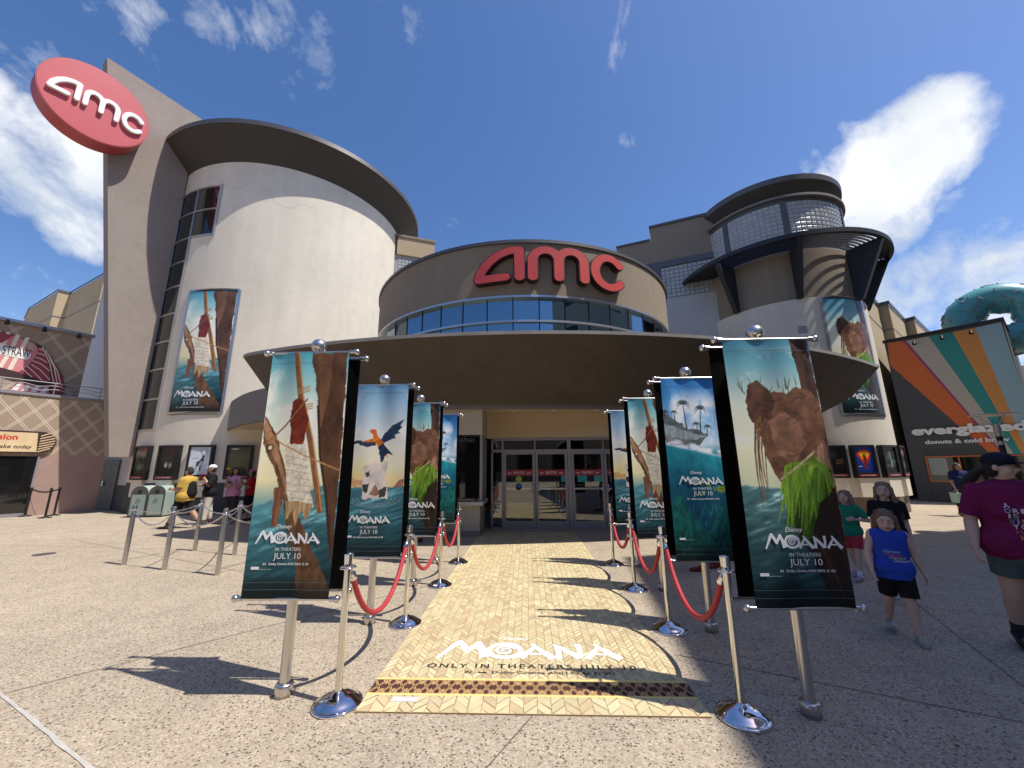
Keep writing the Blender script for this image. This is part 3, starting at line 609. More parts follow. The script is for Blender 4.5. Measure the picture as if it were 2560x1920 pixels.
mb=MB(); glassblocks(mb,frw,-1.5,j1[0]-.12,zl+.05,zg-.3); mb.build('glass_block_panel',blockm,cine)
mb=MB(); glassblocks(mb,frw,j1[0]+.18,a_[0],zl+.05,zg-.3); mb.build('glass_block_panel',blockm,cine)
MB().prism([(j1[0]-.12,zl),(j1[0]+.18,zl),(j1[0]+.18,zg-.28),(j1[0]-.12,zg-.28)],-.02,.05,frw).build('tower_mullion',trimm,cine)
# wall between the big drum and the centre drum
LG=np.array([-4.6,20.6]); ld=np.array([.93,.3676]); ld/=np.linalg.norm(ld); ln=np.array([ld[1],-ld[0]]); frl=frame_plane(LG,ld,ln); L2=lambda x,y:gpl(x,y,LG,ld)
p0=L2(1029,597); p1=L2(1087,611); q0=L2(1029,640); q1=L2(1001,640)
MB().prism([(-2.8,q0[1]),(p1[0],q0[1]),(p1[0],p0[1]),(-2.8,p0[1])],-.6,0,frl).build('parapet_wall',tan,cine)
MB().prism([(-2.8,p0[1]),(p1[0]+.04,p0[1]),(p1[0]+.04,p0[1]+.12),(-4,p0[1]+.12)],-.65,.06,frl).build('parapet_coping',tan2,cine)
MB().prism([(-2.8,0),(p1[0]-.3,0),(p1[0]-.3,q0[1]),(-4,q0[1])],-.6,-.12,frl).build('glass_block_backing',groutm,cine)
mb=MB(); glassblocks(mb,lambda s,z,h:frl(s,z,h-.11),-2.7,p1[0]-.35,q0[1]-3,q0[1]-.25); mb.build('glass_block_panel',blockm,cine)
# stepped wings behind
def wing(name,pix,zt,lm,root=None,extra_l=None,extra_r=None,back=4):
    pts=[gz(x,y,zt)[:2] for x,y in pix]
    mb=MB(); mb.strip([(*p,0) for p in pts],[(*p,zt) for p in pts],0,False)
    pb=[p+np.array([0,back]) for p in pts]; mb.strip([(*p,zt) for p in pts],[(*p,zt) for p in pb],0,False)
    o=mb.build(name,lm,cine); mb=MB()
    n=len(pts)
    for i in range(n-1):
        a,b_=pts[i],pts[i+1]; d=(b_-a)/np.linalg.norm(b_-a); nn=np.array([d[1],-d[0]])*.07
        mb.add([(*(a+nn-d*.07),zt-.02),(*(b_+nn+d*.07),zt-.02),(*(b_+nn+d*.07),zt+.2),(*(a+nn-d*.07),zt+.2),(*(a-nn),zt+.2),(*(b_-nn),zt+.2)],[(0,1,2,3),(3,2,5,4)])
        mb.add([(*(a+nn*.2),zt*.86),(*(b_+nn*.2),zt*.86),(*(b_+nn*.2),zt*.865),(*(a+nn*.2),zt*.865)],[(0,1,2,3)])
    mb.build('wing_coping',trimm,cine)
wing('stepped_wing_wall',[(2100,745),(2155,720),(2195,767),(2220,761),(2262,805),(2285,799),(2330,842)],10.5,tan)
wing('stepped_wing_wall',[(60,800),(73,774),(146,728),(176,735),(263,686),(300,693)],19.0,tan)
# narrow wall strip right of the tower
mb=MB(); 
for (x0,x1,m_,zt_) in ((2170,2226,tan,0),): pass
a=gz(2275,1277)[:2]+np.array([.2,1.6]); b_=a+np.array([1.6,1.1]); MB().strip([(*a,0),(*b_,0)],[(*a,7.9),(*b_,7.9)],0,False).build('return_wall',tan2,cine)
MB().box((*(b_+np.array([.1,.3])),5.2),(.9,.9,.5)).build('wall_vent_hood',greywall,cine)
# ================================================================ AMC style letter signs
def logo(mb,fr,h0,h1,sw,grow=0.,mi=0,smi=None):
    # u 0..3.05 , v 0..1
    W2=sw+grow
    mb.ribbon([(.66,.15),(.14,.11)],W2,h0,h1,fr,mi)
    mb.ribbon([(.13,.12),(.18,.33),(.32,.57),(.52,.77),(.74,.88),(.93,.895)],W2,h0,h1+.0012,fr,mi); mb.ribbon([(.945,.89),(.948,.5),(.95,.14)],W2,h0,h1+.0024,fr,mi)
    def arch(x0,x1,z,n=12): c=(x0+x1)/2; r=(x1-x0)/2; return [(c-r*math.cos(t),z+.28*math.sin(t)) for t in np.linspace(0,math.pi,n)]
    mb.ribbon([(1.21,.14)]+arch(1.21,1.735,.62)+[(1.735,.14)],W2,h0,h1,fr,mi,60)
    mb.ribbon([(1.735,.14)]+arch(1.735,2.27,.62)+[(2.27,.14)],W2,h0,h1+.0015,fr,mi,60)
    mb.ribbon([(2.86+.345*math.cos(t),.475+.43*math.sin(t)) for t in np.linspace(rad(38),rad(322),26)],W2,h0,h1,fr,mi,50)
k=.98; a0=-102.6
s1=thing('cinema_letter_sign','large red rounded lowercase channel letters "amc" on the curved front above the windows','sign',(0,9.6,6.5))
frL=lambda u,v_,h:(EX+(ER+h)*math.cos(rad(a0)+u*k*1.355/ER),EY+(ER+h)*math.sin(rad(a0)+u*k*1.355/ER),6.47+v_*1.06)
mb=MB(); logo(mb,frL,.03,.20,.20,.04); mb.build('letter_body',darkred,s1)
mb=MB(); logo(mb,frL,.19,.212,.20,-.005); mb.build('letter_face',redl,s1)
s2=thing('round_cinema_sign','round red disc sign with white "amc" letters high on the fin wall','sign',(-17,12,15.4))
DC=(-3.21,15.34); DR=1.51; frd=frame_plane(G,D1,N1)
circ=[(DC[0]+DR*math.cos(t),DC[1]+DR*math.sin(t)) for t in np.linspace(0,2*math.pi,72,endpoint=False)]
mb=MB(); mb.prism(circ,.1,.84,frd); mb.build('disc_body',redside,s2)
circ2=[(DC[0]+(DR-.03)*math.cos(t),DC[1]+(DR-.03)*math.sin(t)) for t in np.linspace(0,2*math.pi,72,endpoint=False)]
MB().prism(circ2,.84,.852,frd).build('disc_face',redm,s2)
kk=.80
frs=lambda u,v_,h: frd(DC[0]-1.27+u*kk+.0,DC[1]-.40+v_*kk*1.02,h)
mb=MB(); logo(mb,frs,.852,.97,.185); mb.build('letters',white,s2)
mb=MB()
for z in (14.7,16): mb.prism([(DC[0]+.3,z-.1),(DC[0]+1.2,z-.1),(DC[0]+1.2,z+.1),(DC[0]+.3,z+.1)],.0,.1,frd)
mb.build('mounting_bracket',trimm,s2)

cv_=gz(110,1386); MB().lathe([(.16,0.0),(.16,.008),(.13,.012)],(cv_[0],cv_[1],0),24).build('utility_cover',mat('dark_iron_cover',(.09,.08,.075),.6)); tag(D.objects['utility_cover'],'small dark round utility cover in the sunny paving at left','utility cover')

for a_,z_,sz in ((-110.5,6.55,.16),(-142,6.2,.14)):
    f_=frame_cyl(TX,TY,2.95,a_); v0_=MB().prism([(-sz,z_-sz),(sz,z_-sz),(sz,z_+sz),(-sz,z_+sz)],.0,.012,f_).build('wall_vent',greywall,cine)
    mb=MB(); [mb.prism([(-sz*.8,z_-sz*.7+q*sz*.35),(sz*.8,z_-sz*.7+q*sz*.35),(sz*.8,z_-sz*.6+q*sz*.35),(-sz*.8,z_-sz*.6+q*sz*.35)],.012,.018,f_) for q in range(5)]; mb.build('vent_grille',trimm,v0_)
# ================================================================ printed art (generic seascapes painted into the cloth mesh)
def vnoise(U,V,fx,fy,seed,oct=4):
    out=np.zeros_like(U); amp=1.;tot=0.
    for o in range(oct):
        r=np.random.RandomState(seed+o); nx,ny=int(fx*2**o)+3,int(fy*2**o)+3; g=r.rand(ny,nx)
        x=np.clip(U*fx*2**o,0,nx-2.001); y=np.clip(V*fy*2**o,0,ny-2.001); i=x.astype(int); j=y.astype(int); a=x-i; b_=y-j; a=a*a*(3-2*a); b_=b_*b_*(3-2*b_)
        out+=amp*((g[j,i]*(1-a)+g[j,i+1]*a)*(1-b_)+(g[j+1,i]*(1-a)+g[j+1,i+1]*a)*b_); tot+=amp; amp*=.55
    return out/tot
class Art:
    gam=1.7
    def __init__(s,nx,ny,w,h): s.nx,s.ny,s.w,s.h=nx,ny,w,h; s.U,s.V=np.meshgrid(np.linspace(0,1,nx),np.linspace(0,1,ny)); s.A=np.zeros((ny,nx,3)); s.asp=h/w
    def grad(s,stops):
        v=[a for a,_ in stops]
        for k in range(3): s.A[...,k]=np.interp(s.V,v,[c[k] for _,c in stops])
    def inside(s,poly):
        if not hasattr(s,'WU'): s.WU=s.U+.020*(vnoise(s.U,s.V,12,30,777,3)-.5)*2; s.WV=s.V+.010*(vnoise(s.U,s.V,12,30,888,3)-.5)*2
        c=np.zeros(s.U.shape,bool); n=len(poly)
        for i in range(n):
            x0,y0=poly[i]; x1,y1=poly[(i+1)%n]
            if y0==y1: continue
            m_=((y0>s.WV)!=(y1>s.WV))&(s.WU<(x1-x0)*(s.WV-y0)/(y1-y0)+x0); c^=m_
        return c
    def mix(s,m_,c): 
        m_=np.clip(m_,0,1)[...,None]; s.A=s.A*(1-m_)+np.array(c)*m_ if not (hasattr(c,'shape') and getattr(c,'ndim',1)==3) else s.A*(1-m_)+c*m_
    def poly(s,p,c,tex=0,seed=0,fx=30,fy=30,a=1.):
        m_=s.inside(p).astype(float)*a; C=np.ones(s.A.shape)*np.array(c)
        if tex: C=C*(1+tex*(vnoise(s.U,s.V,fx,fy,seed)-.5)*2)[...,None]
        s.mix(m_,C)
    def line(s,pts,w,c,tex=0,seed=0,fx=10,fy=60,a=1.,w1=None):
        m_=np.zeros(s.U.shape); n=len(pts)-1
        for i in range(n):
            (x0,y0),(x1,y1)=pts[i],pts[i+1]; dx,dy=(x1-x0),(y1-y0)*s.asp; L=dx*dx+dy*dy+1e-9
            t_=np.clip(((s.U-x0)*dx+(s.V-y0)*s.asp*dy)/L,0,1); d=np.hypot(s.U-x0-t_*dx,(s.V-y0)*s.asp-t_*dy)
            ww=w if w1 is None else w+(w1-w)*(i+t_)/n
            m_=np.maximum(m_,np.clip((ww/2-d)/.006+.5,0,1))
        C=np.ones(s.A.shape)*np.array(c)
        if tex: C=C*(1+tex*(vnoise(s.U,s.V,fx,fy,seed)-.5)*2)[...,None]
        s.mix(m_*a,C)
    def ell(s,x,y,rx,ry,c,soft=.1,a=1.,tex=0,seed=1):
        d=np.hypot((s.U-x)/rx,(s.V-y)*s.asp/ry); C=np.ones(s.A.shape)*np.array(c)
        if tex: C=C*(1+tex*(vnoise(s.U,s.V,14,40,seed)-.5)*2)[...,None]
        s.mix(np.clip((1-d)/soft,0,1)*a,C)
    def clouds(s,v0,v1,c,seed,a=.9,fx=3,fy=7,th=.5):
        n=vnoise(s.U,s.V,fx,fy,seed,5); band=np.clip((s.V-v0)/.06,0,1)*np.clip((v1-s.V)/.1,0,1); s.mix(np.clip((n-th)*6,0,1)*band*a,c)
    def sea(s,v1,c0,c1,c2,seed,slope=0.,foam=.6,fx=5,fy=60):
        top=v1+slope*(s.U-.5)+.012*(vnoise(s.U,s.V*0,8,1,seed)-.5)*2
        m_=np.clip((top-s.V)*150,0,1); dep=np.clip((top-s.V)/(v1),0,1); n=vnoise(s.U+s.V*.6,s.V-s.U*.10+.3,fx,fy,seed,4)
        C=np.array(c0)*(1-dep[...,None])+np.array(c1)*dep[...,None]; C=C*(.55+.9*n)[...,None]; C=C+np.clip((n-.60)*5,0,1)[...,None]*(1-dep[...,None])**2*foam*np.array(c2); s.mix(m_,C)
    def cols(s): 
        A=np.clip(s.A*1.06,0,1)**s.gam; return np.concatenate([A.reshape(-1,3),np.ones((s.nx*s.ny,1))],1)
def art_canoe(nx=120,ny=330,h=1.87,w=.66):
    a=Art(nx,ny,w,h); a.grad([(0,(.02,.07,.09)),(.35,(.35,.55,.55)),(.45,(.93,.86,.62)),(.6,(.96,.93,.78)),(.8,(.72,.85,.80)),(.93,(.38,.68,.72)),(1,(.22,.55,.64))])
    a.clouds(.42,.97,(.97,.96,.88),11); a.sea(.40,(.24,.48,.52),(.02,.09,.11),(.7,.8,.8),21,slope=.10)
    # brown sail on the right, mast, ropes
    a.poly([(.52,1.0),(.98,1.0),(1.0,.2),(.98,.12),(.86,.38),(.74,.55),(.66,.76)],(.26,.16,.105),.55,5,8,10)
    a.line([(.66,.76),(.74,.55),(.86,.38),(.95,.2)],.03,(.15,.09,.06))
    a.poly([(.60,1.0),(.80,1.0),(.78,.80),(.72,.66)],(.42,.27,.17),.5,6,6,9,.6)
    a.line([(.33,1.02),(.44,.80),(.60,.62),(.80,.33)],.075,(.45,.27,.14),.45,8,60,40); a.line([(.36,1.02),(.47,.80),(.63,.62),(.82,.33)],.014,(.72,.47,.24))
    for i,y in enumerate((.835,.825,.815,.76,.75,.74)): a.line([(.41+(i>2)*.05,y),(.54+(i>2)*.05,y+.012)],.014,(.62,.43,.26))
    # canoe prow
    a.poly([(0,.72),(.05,.70),(.17,.635),(.22,.585),(.30,.52),(.40,.42),(.52,.33),(.75,.18),(.98,.05),(1,0),(.62,0),(.58,.12),(.44,.24),(.30,.40),(.19,.49),(.02,.60)],(.33,.21,.13),.6,9,12,24)
    a.poly([(0,.70),(.06,.685),(.18,.60),(.26,.53),(.38,.42),(.36,.40),(.20,.52),(.03,.63)],(.58,.40,.27),.3,10,10,24)
    # bundled red-brown cloth and woven cream cloth lashed to the mast
    a.poly([(.34,.78),(.42,.80),(.50,.77),(.56,.70),(.52,.60),(.36,.59),(.33,.68)],(.36,.11,.065),.5,12,14,40)
    a.poly([(.28,.60),(.54,.605),(.60,.50),(.66,.40),(.72,.34),(.40,.355),(.36,.42),(.32,.52)],(.86,.81,.70),.28,13,40,80)
    for q in np.linspace(0,1,7): a.line([(.33+.04*q,.55-.17*q),(.60+.09*q,.53-.16*q)],.006,(.62,.50,.38))
    a.poly([(.36,.37),(.70,.355),(.66,.28),(.58,.33),(.52,.27),(.46,.33),(.40,.29)],(.62,.48,.32),.5,14,60,20)
    a.line([(.02,.66),(.25,.60),(.55,.55),(.98,.49)],.016,(.66,.46,.26),.3,2,60,20); a.line([(.05,.60),(.28,.68),(.52,.79)],.02,(.50,.30,.18))
    a.ell(.11,.585,.05,.05,(.22,.14,.09),.3); a.ell(.11,.585,.028,.03,(.9,.8,.6),.3)
    a.poly([(.22,.42),(.34,.42),(.30,.27),(.24,.26)],(.40,.22,.15),.5,15,50,10)
    a.mix(np.clip((.10-a.V)*9,0,.75),(.01,.03,.035)); return a
def art_bird(nx=120,ny=330,h=1.87,w=.66):
    a=Art(nx,ny,w,h); a.grad([(0,(.03,.10,.11)),(.40,(.98,.80,.50)),(.5,(.97,.92,.74)),(.7,(.85,.87,.85)),(.88,(.52,.68,.80)),(1,(.27,.46,.62))])
    a.clouds(.55,.98,(.96,.94,.90),31,.8); a.ell(.18,.42,.35,.45,(1,.82,.45),1.,.7)
    a.poly([(0,.39),(0,.44),(.08,.455),(.18,.43),(.30,.425),(.36,.39)],(.80,.58,.38),.3,3); a.poly([(.80,.385),(.86,.41),(.92,.425),(1,.44),(1,.385)],(.55,.35,.28),.3,4)
    a.sea(.39,(.20,.42,.48),(.03,.11,.13),(.5,.6,.6),41,fx=3,fy=80)
    # pale speckled sea rock
    a.poly([(.30,.32),(.29,.40),(.31,.46),(.29,.51),(.36,.515),(.46,.53),(.60,.525),(.66,.545),(.71,.535),(.70,.48),(.66,.44),(.72,.38),(.73,.32)],(.82,.76,.72),.22,51,9,20)
    a.poly([(.33,.47),(.40,.48),(.41,.45),(.35,.44)],(.20,.19,.20),.3,52); a.poly([(.30,.40),(.42,.41),(.36,.35),(.30,.36)],(.18,.17,.18),.3,53); a.poly([(.56,.37),(.70,.39),(.68,.33),(.58,.32)],(.2,.18,.18),.3,54)
    a.poly([(.40,.34),(.52,.40),(.58,.34)],(.50,.35,.26),.3,55)
    for r in (1.,1.25,1.5): a.line([(.5+.30*r*math.cos(t_),.325+.035*r*math.sin(t_)) for t_ in np.linspace(math.pi,2*math.pi,14)],.008,(.62,.74,.76),a=.7)
    # generic parrot on the wing : blue wings, orange body
    a.poly([(.55,.66),(.62,.70),(.74,.745),(.97,.785),(.90,.745),(.95,.74),(.86,.715),(.90,.70),(.80,.69),(.82,.675),(.70,.655),(.60,.635)],(.10,.17,.27),.5,61,30,50)
    a.poly([(.48,.66),(.34,.655),(.16,.662),(.02,.655),(.10,.64),(.20,.635),(.33,.625),(.47,.63)],(.12,.16,.22),.5,62,30,50)
    a.poly([(.36,.665),(.48,.67),(.46,.65),(.2,.652)],(.75,.36,.10),.3,63)
    a.poly([(.42,.70),(.47,.71),(.53,.68),(.60,.65),(.66,.60),(.70,.555),(.62,.575),(.56,.56),(.55,.60),(.48,.64),(.43,.67)],(.78,.34,.08),.4,64,20,60)
    a.poly([(.52,.62),(.60,.64),(.78,.575),(.68,.58),(.62,.54),(.58,.53),(.55,.57)],(.09,.13,.22),.5,65,30,60)
    a.ell(.43,.712,.055,.05,(.80,.30,.08),.2); a.poly([(.38,.715),(.40,.735),(.345,.705)],(.15,.12,.1))
    a.mix(np.clip((.10-a.V)*8,0,.7),(.01,.04,.045)); return a
def art_leaf(nx=120,ny=330,h=1.87,w=.66):
    a=Art(nx,ny,w,h); a.grad([(0,(.02,.07,.09)),(.40,(.80,.82,.62)),(.55,(.95,.92,.72)),(.74,(.86,.90,.80)),(.9,(.35,.62,.68)),(1,(.20,.45,.55))])
    a.clouds(.55,.98,(.93,.95,.90),71); a.sea(.40,(.26,.42,.42),(.02,.09,.11),(.7,.75,.7),81,slope=-.06)
    # driftwood trunk at the right, a pile of carved brown boulders, roots hanging at the left
    a.poly([(.76,1.02),(.98,1.02),(1.01,.60),(1.01,.30),(.90,.40),(.84,.66),(.80,.85)],(.22,.14,.115),.8,91,14,16)
    a.line([(.86,.70),(.94,.45),(1.0,.2)],.13,(.60,.41,.31),.6,92,60,14)
    a.poly([(.30,.70),(.36,.76),(.50,.785),(.62,.77),(.74,.80),(.90,.785),(1.0,.75),(1.0,.60),(.86,.57),(.82,.46),(.60,.40),(.42,.44),(.32,.52),(.27,.62)],(.38,.235,.165),.45,93,10,26)
    a.poly([(.16,.74),(.22,.81),(.34,.835),(.44,.80),(.50,.74),(.42,.68),(.30,.66),(.20,.66)],(.27,.16,.115),.5,94,14,26)
    a.poly([(.40,.66),(.55,.70),(.72,.66),(.76,.58),(.60,.50),(.44,.54)],(.52,.34,.24),.4,95,12,26)
    for i in range(5): x=.20+.025*i; a.line([(x+.06,.68),(x+.01*math.sin(i*2),.55),(x-.01,.46),(x+.02*math.sin(i*3),.34+.02*i)],.030-.003*i,(.30+.05*(i%3),.19+.03*(i%3),.13),.7,98+i,30,60,w1=.006)
    for i in range(60):
        x=.30+.64*rng.rand(); y=.46+.30*rng.rand(); L=.05+.07*rng.rand(); g=rng.rand(); a.line([(x,y),(x+L,y+.012*rng.randn())],.012,(.10+.40*g*g,.06+.24*g*g,.05+.17*g*g),a=.6,w1=.003)
    for i in range(14): x=.10+.7*rng.rand(); y=.76+.05*rng.rand(); a.line([(x,y),(x+.04*rng.randn(),y+.04)],.016,(.16,.22,.08),a=.8,w1=.004)
    # green leaves
    a.poly([(.44,.44),(.62,.51),(.80,.53),(.99,.47),(.96,.40),(.80,.36),(.62,.20),(.56,.21),(.50,.30),(.42,.27),(.46,.36)],(.14,.24,.06),.6,96,14,12)
    for i in range(46):
        x=.50+.42*rng.rand(); y=.50-.03*rng.rand(); L=.12+.16*rng.rand(); e=(.40+(x-.5)*.95+.05*rng.randn(),y-L); g=rng.rand()
        a.line([(x,y),((x+e[0])/2+.02*rng.randn(),(y+e[1])/2),e],.035+.03*rng.rand(),(.20+.28*g,.36+.28*g,.08+.06*g),.35,100+i,40,20,w1=.006)
    for i in range(12): a.line([(.55+.03*i,.50+.003*i),(.80+.015*i,.50-.004*i),(1.0,.46-.012*i)],.012,(.40,.52,.14),w1=.006)
    a.line([(.44,.445),(.62,.49),(.82,.545)],.022,(.72,.62,.40),.4,3,60,60)
    a.poly([(.62,.20),(.80,.36),(1,.42),(1,0),(.80,.0)],(.11,.07,.055),.6,97,10,14,.92); a.line([(.70,.25),(.86,.10),(.92,0)],.02,(.24,.14,.09))
    a.mix(np.clip((.10-a.V)*8,0,.7),(.01,.04,.045)); return a
def art_reef(nx=120,ny=330,h=1.87,w=.66):
    a=Art(nx,ny,w,h); a.grad([(0,(.01,.05,.09)),(.2,(.03,.13,.19)),(.55,(.04,.36,.44)),(.62,(.75,.85,.92)),(.75,(.50,.72,.90)),(.9,(.20,.50,.80)),(1,(.14,.42,.72))])
    a.clouds(.58,.95,(.95,.97,.99),111,.95,4,7,.46)
    a.poly([(0,.80),(.08,.785),(.2,.745),(.36,.705),(.50,.70),(.62,.68),(.72,.67),(.5,.60),(0,.62)],(.30,.33,.33),.5,112,10,30); a.poly([(0,.74),(.2,.71),(.45,.68),(.70,.665),(.5,.64),(0,.66)],(.52,.56,.58),.4,113)
    def palm(x,y,hh,sz,dx=.0):
        a.line([(x,y),(x+dx*.4,y+hh*.5),(x+dx,y+hh)],.016*sz+.008,(.20,.22,.21),w1=.01)
        for t_ in np.linspace(-.5,3.6,9): 
            ex=x+dx+.10*sz*math.cos(t_); ey=y+hh+.028*sz*math.sin(t_)-.012*sz; a.line([(x+dx,y+hh),((x+dx+ex)/2,(y+hh+ey)/2+.010*sz),(ex,ey)],.022*sz,(.16,.24,.22),w1=.004)
    palm(.36,.70,.15,1.25,-.02); palm(.58,.68,.14,1.15,.04); palm(.18,.74,.06,.6); palm(.54,.67,.06,.75,-.02); palm(.68,.665,.05,.75,.03); palm(.28,.70,.03,.45); palm(.02,.77,.03,.8)
    # split-level water surface with foam
    n=vnoise(a.U,a.V,9,40,121,5); top=.665-.085*a.U+.02*(n-.5); a.mix(np.clip((top-a.V)*60,0,1)*np.clip((a.V-(top-.07))*30,0,1)*np.clip((n-.34)*5,0,1),(.93,.96,.98))
    m_=np.clip((top-.035-.02*n-a.V)*80,0,1); dep=np.clip((top-a.V)/.6,0,1)[...,None]; n2=vnoise(a.U+a.V*.35,a.V,14,24,131,4)[...,None]
    C=np.array((.10,.55,.62))*(1-dep)**2.4+np.array((.015,.15,.24))*(1-(1-dep)**2.4); a.mix(m_,C*(.72+.56*n2))
    n3=vnoise(a.U,a.V,16,30,141,4); hgt=.20+.09*np.sin(a.U*7+1)+.12*n3
    a.mix(np.clip((hgt-a.V)*40,0,1)*.9,np.ones(a.A.shape)*np.array((.03,.22,.20))*(.4+1.5*n3)[...,None]*np.clip(.25+a.V*4.5,0,1)[...,None])
    for i in range(150):
        x=rng.rand(); y=.08+.22*rng.rand(); g=rng.rand(); a.line([(x,y-.02),(x+.03*rng.randn(),y+.012)],.014,(.05+.10*g,.28+.22*g,.26+.16*g),w1=.003,a=.7*min(1,y*4))
    for x,y,s_ in ((.60,.395,1.),(.80,.37,1.35),(.50,.35,.75)):
        a.ell(x,y,.065*s_,.045*s_,(.42,.46,.12),.3,.9); a.poly([(x-.06*s_,y),(x-.10*s_,y+.012*s_),(x-.10*s_,y-.012*s_)],(.36,.42,.12)); a.line([(x-.03,y+.002),(x+.04,y+.002)],.01,(.12,.2,.1),a=.7)
    return a
def wave(x,z,amp=1.,ph=0.):     # gentle folds in hung cloth, strongest near the top rod
    k=np.clip((z-1.5)/1.0,0,1)
    return amp*(.010*np.sin(x*19+ph)*(k**1.5)+.006*np.sin(x*11+z*2.1+ph*2)+.012*np.sin((z-.7)*2.2+ph)*np.sin(x*3.2+1.2))
ARTS={}
for k_,fn in (('canoe',art_canoe),('bird',art_bird),('leaf',art_leaf),('reef',art_reef)): ARTS[k_]=fn()
def small_print(mb,u,v_,w,fr,h):      # bottom lines under the title
    text_on(mb,'IN THEATERS',u+w/2,v_-.056,fr,h,fit=w*.40,height=.024,center=True,spacing=1.1)
    text_on(mb,'JULY 10',u+w/2,v_-.112,fr,h,fit=w*.42,height=.042,center=True)
    text_on(mb,'IN DC Dolby Cinema AND REAL D 3D'.replace('DC ','  '),u+w/2,v_-.155,fr,h,fit=w*.70,height=.016,center=True,bold=.012)
TITLEZ={'canoe':(1.065,.0,.50),'bird':(1.03,.0,.47),'leaf':(1.06,.05,.53),'reef':(1.43,.04,.46)}
def make_banner(kind,label,seed):
    root=thing('banner_stand',label,'banner',(0,0,0),'movie banner stands lining the carpet')
    MB().tube([(0,0,.02),(0,0,2.56)],.037,18).build('pole',polem,root)
    MB().lathe([(.062,0),(.062,.075),(.055,.085),(.038,.085)],n=24).build('base_collar',polem,root)
    mb=MB(); mb.lathe([(.037,2.56),(.037,2.60),(.030,2.605),(.030,2.615)],n=18); mb.ball((0,0,2.665),.064,20); mb.build('finial_ball',polem,root)
    for y,nm in ((-.10,'f'),(.10,'b')):
        for z in (2.575,.675):
            mb=MB(); mb.tube([(-.355,y,z),(.355,y,z)],.012,10)
            for s_ in (-1,1): mb.tube([(s_*.33,y,z),(s_*.365,y,z)],.018,10); mb.ball((s_*.385,y,z),.027,12)
            if z>2: mb.tube([(0,0,z-.02),(0,y,z)],.012,8)
            mb.build('banner_rod',polem,root)
    a=ARTS[kind]; nx,ny=a.nx,a.ny; x=(a.U-.5)*.66; z=.68+a.V*1.89
    y=-.113+wave(x,z,1.,seed); 
    def cloth(y,name,mt,par,cols=None):
        V=np.stack([x.ravel(),y.ravel(),z.ravel()],1); mb=MB(); mb.v=[tuple(p) for p in V]
        idx=np.arange(nx*ny).reshape(ny,nx); q=np.stack([idx[:-1,:-1],idx[:-1,1:],idx[1:,1:],idx[1:,:-1]],-1).reshape(-1,4)
        mb.f=[tuple(int(i) for i in r) for r in q]; mb.m=[0]*len(mb.f); mb.sm=[True]*len(mb.f); mb.c=cols; return mb.build(name,mt,par)
    cl=cloth(y,'printed_cloth',vmat,root,a.cols())
    mb=MB(); xs_=np.linspace(-.33,.33,30)
    for yy,sg in ((-.109,0),(.113,1)):
        for z0 in np.linspace(.68,2.5,14): pass
        Z=np.linspace(.68,2.57,40)
        for i in range(39): mb.strip([(q,yy+(wave(q,Z[i],1.,seed) if not sg else wave(q,Z[i],.6,seed+1)),Z[i]) for q in xs_],[(q,yy+(wave(q,Z[i+1],1.,seed) if not sg else wave(q,Z[i+1],.6,seed+1)),Z[i+1]) for q in xs_])
    mb.build('black_backing',blackcloth,root)
    tz,tx,tw=TITLEZ[kind]; u0=-.33+.06+tx; fr=lambda u,v_,h:(u,-.117-h+float(wave(u,v_,1.,seed)),v_)
    mb=MB(); movie_title(mb,u0,tz,tw,fr,0); text_on(mb,'Disney',u0+tw*.40,tz+.105,fr,.0,height=.030,center=True,shear=.3,bold=.008)
    small_print(mb,u0,tz,tw,fr,0); mb.add([fr(-.28,.88,0),fr(-.22,.88,0),fr(-.22,.90,0),fr(-.28,.90,0)],[(0,1,2,3)]); mb.add([fr(-.22,.88,0),fr(-.13,.88,0),fr(-.13,.8815,0),fr(-.22,.8815,0)],[(0,1,2,3)])
    mb.build('title_lettering',wht,cl)
    # stitched hems
    mb=MB()
    for zz in (.74,.79,2.48): mb.add([fr(-.33+.66*i/20,zz,.0002) for i in range(21)]+[fr(-.33+.66*i/20,zz+.003,.0002) for i in range(21)],[(i,i+1,i+22,i+21) for i in range(20)])
    mb.build('hem_stitching',mat('hem_thread',(.09,.14,.15),.8),cl)
    return root
BP={'L':[(-1.80,3.16),(-1.70,4.49),(-1.62,5.82),(-1.59,7.11)],'R':[(1.86,3.02),(1.83,4.35),(1.80,5.65),(1.82,6.91)]}
lab={'canoe':'canoe prow and brown sail','bird':'flying orange and blue bird over a pale rock','leaf':'brown trunk wrapped in green leaves','reef':'palm island above a blue reef'}
protos={}
PL=[('L',0,'canoe','banner of {}, nearest on the left of the carpet'),('L',1,'bird','banner of {}, second from front on left'),('L',2,'leaf','banner of {}, third from front on left'),('L',3,'reef','banner of {}, last on left before doors'),
    ('R',0,'leaf','banner of {}, nearest on the right of the carpet'),('R',1,'reef','banner of {}, second from front on right'),('R',2,'canoe','banner of {}, third from front on right'),('R',3,'bird','banner of {}, last on right before doors')]
for i,(sd,k_,kind,lb) in enumerate(PL):
    lb=lb.format(lab[kind]); loc=(*BP[sd][k_],0)
    if kind not in protos: r=make_banner(kind,lb,i*1.3); r.location=loc; protos[kind]=r
    else: rcopy(protos[kind],loc,rad(.8),lb)
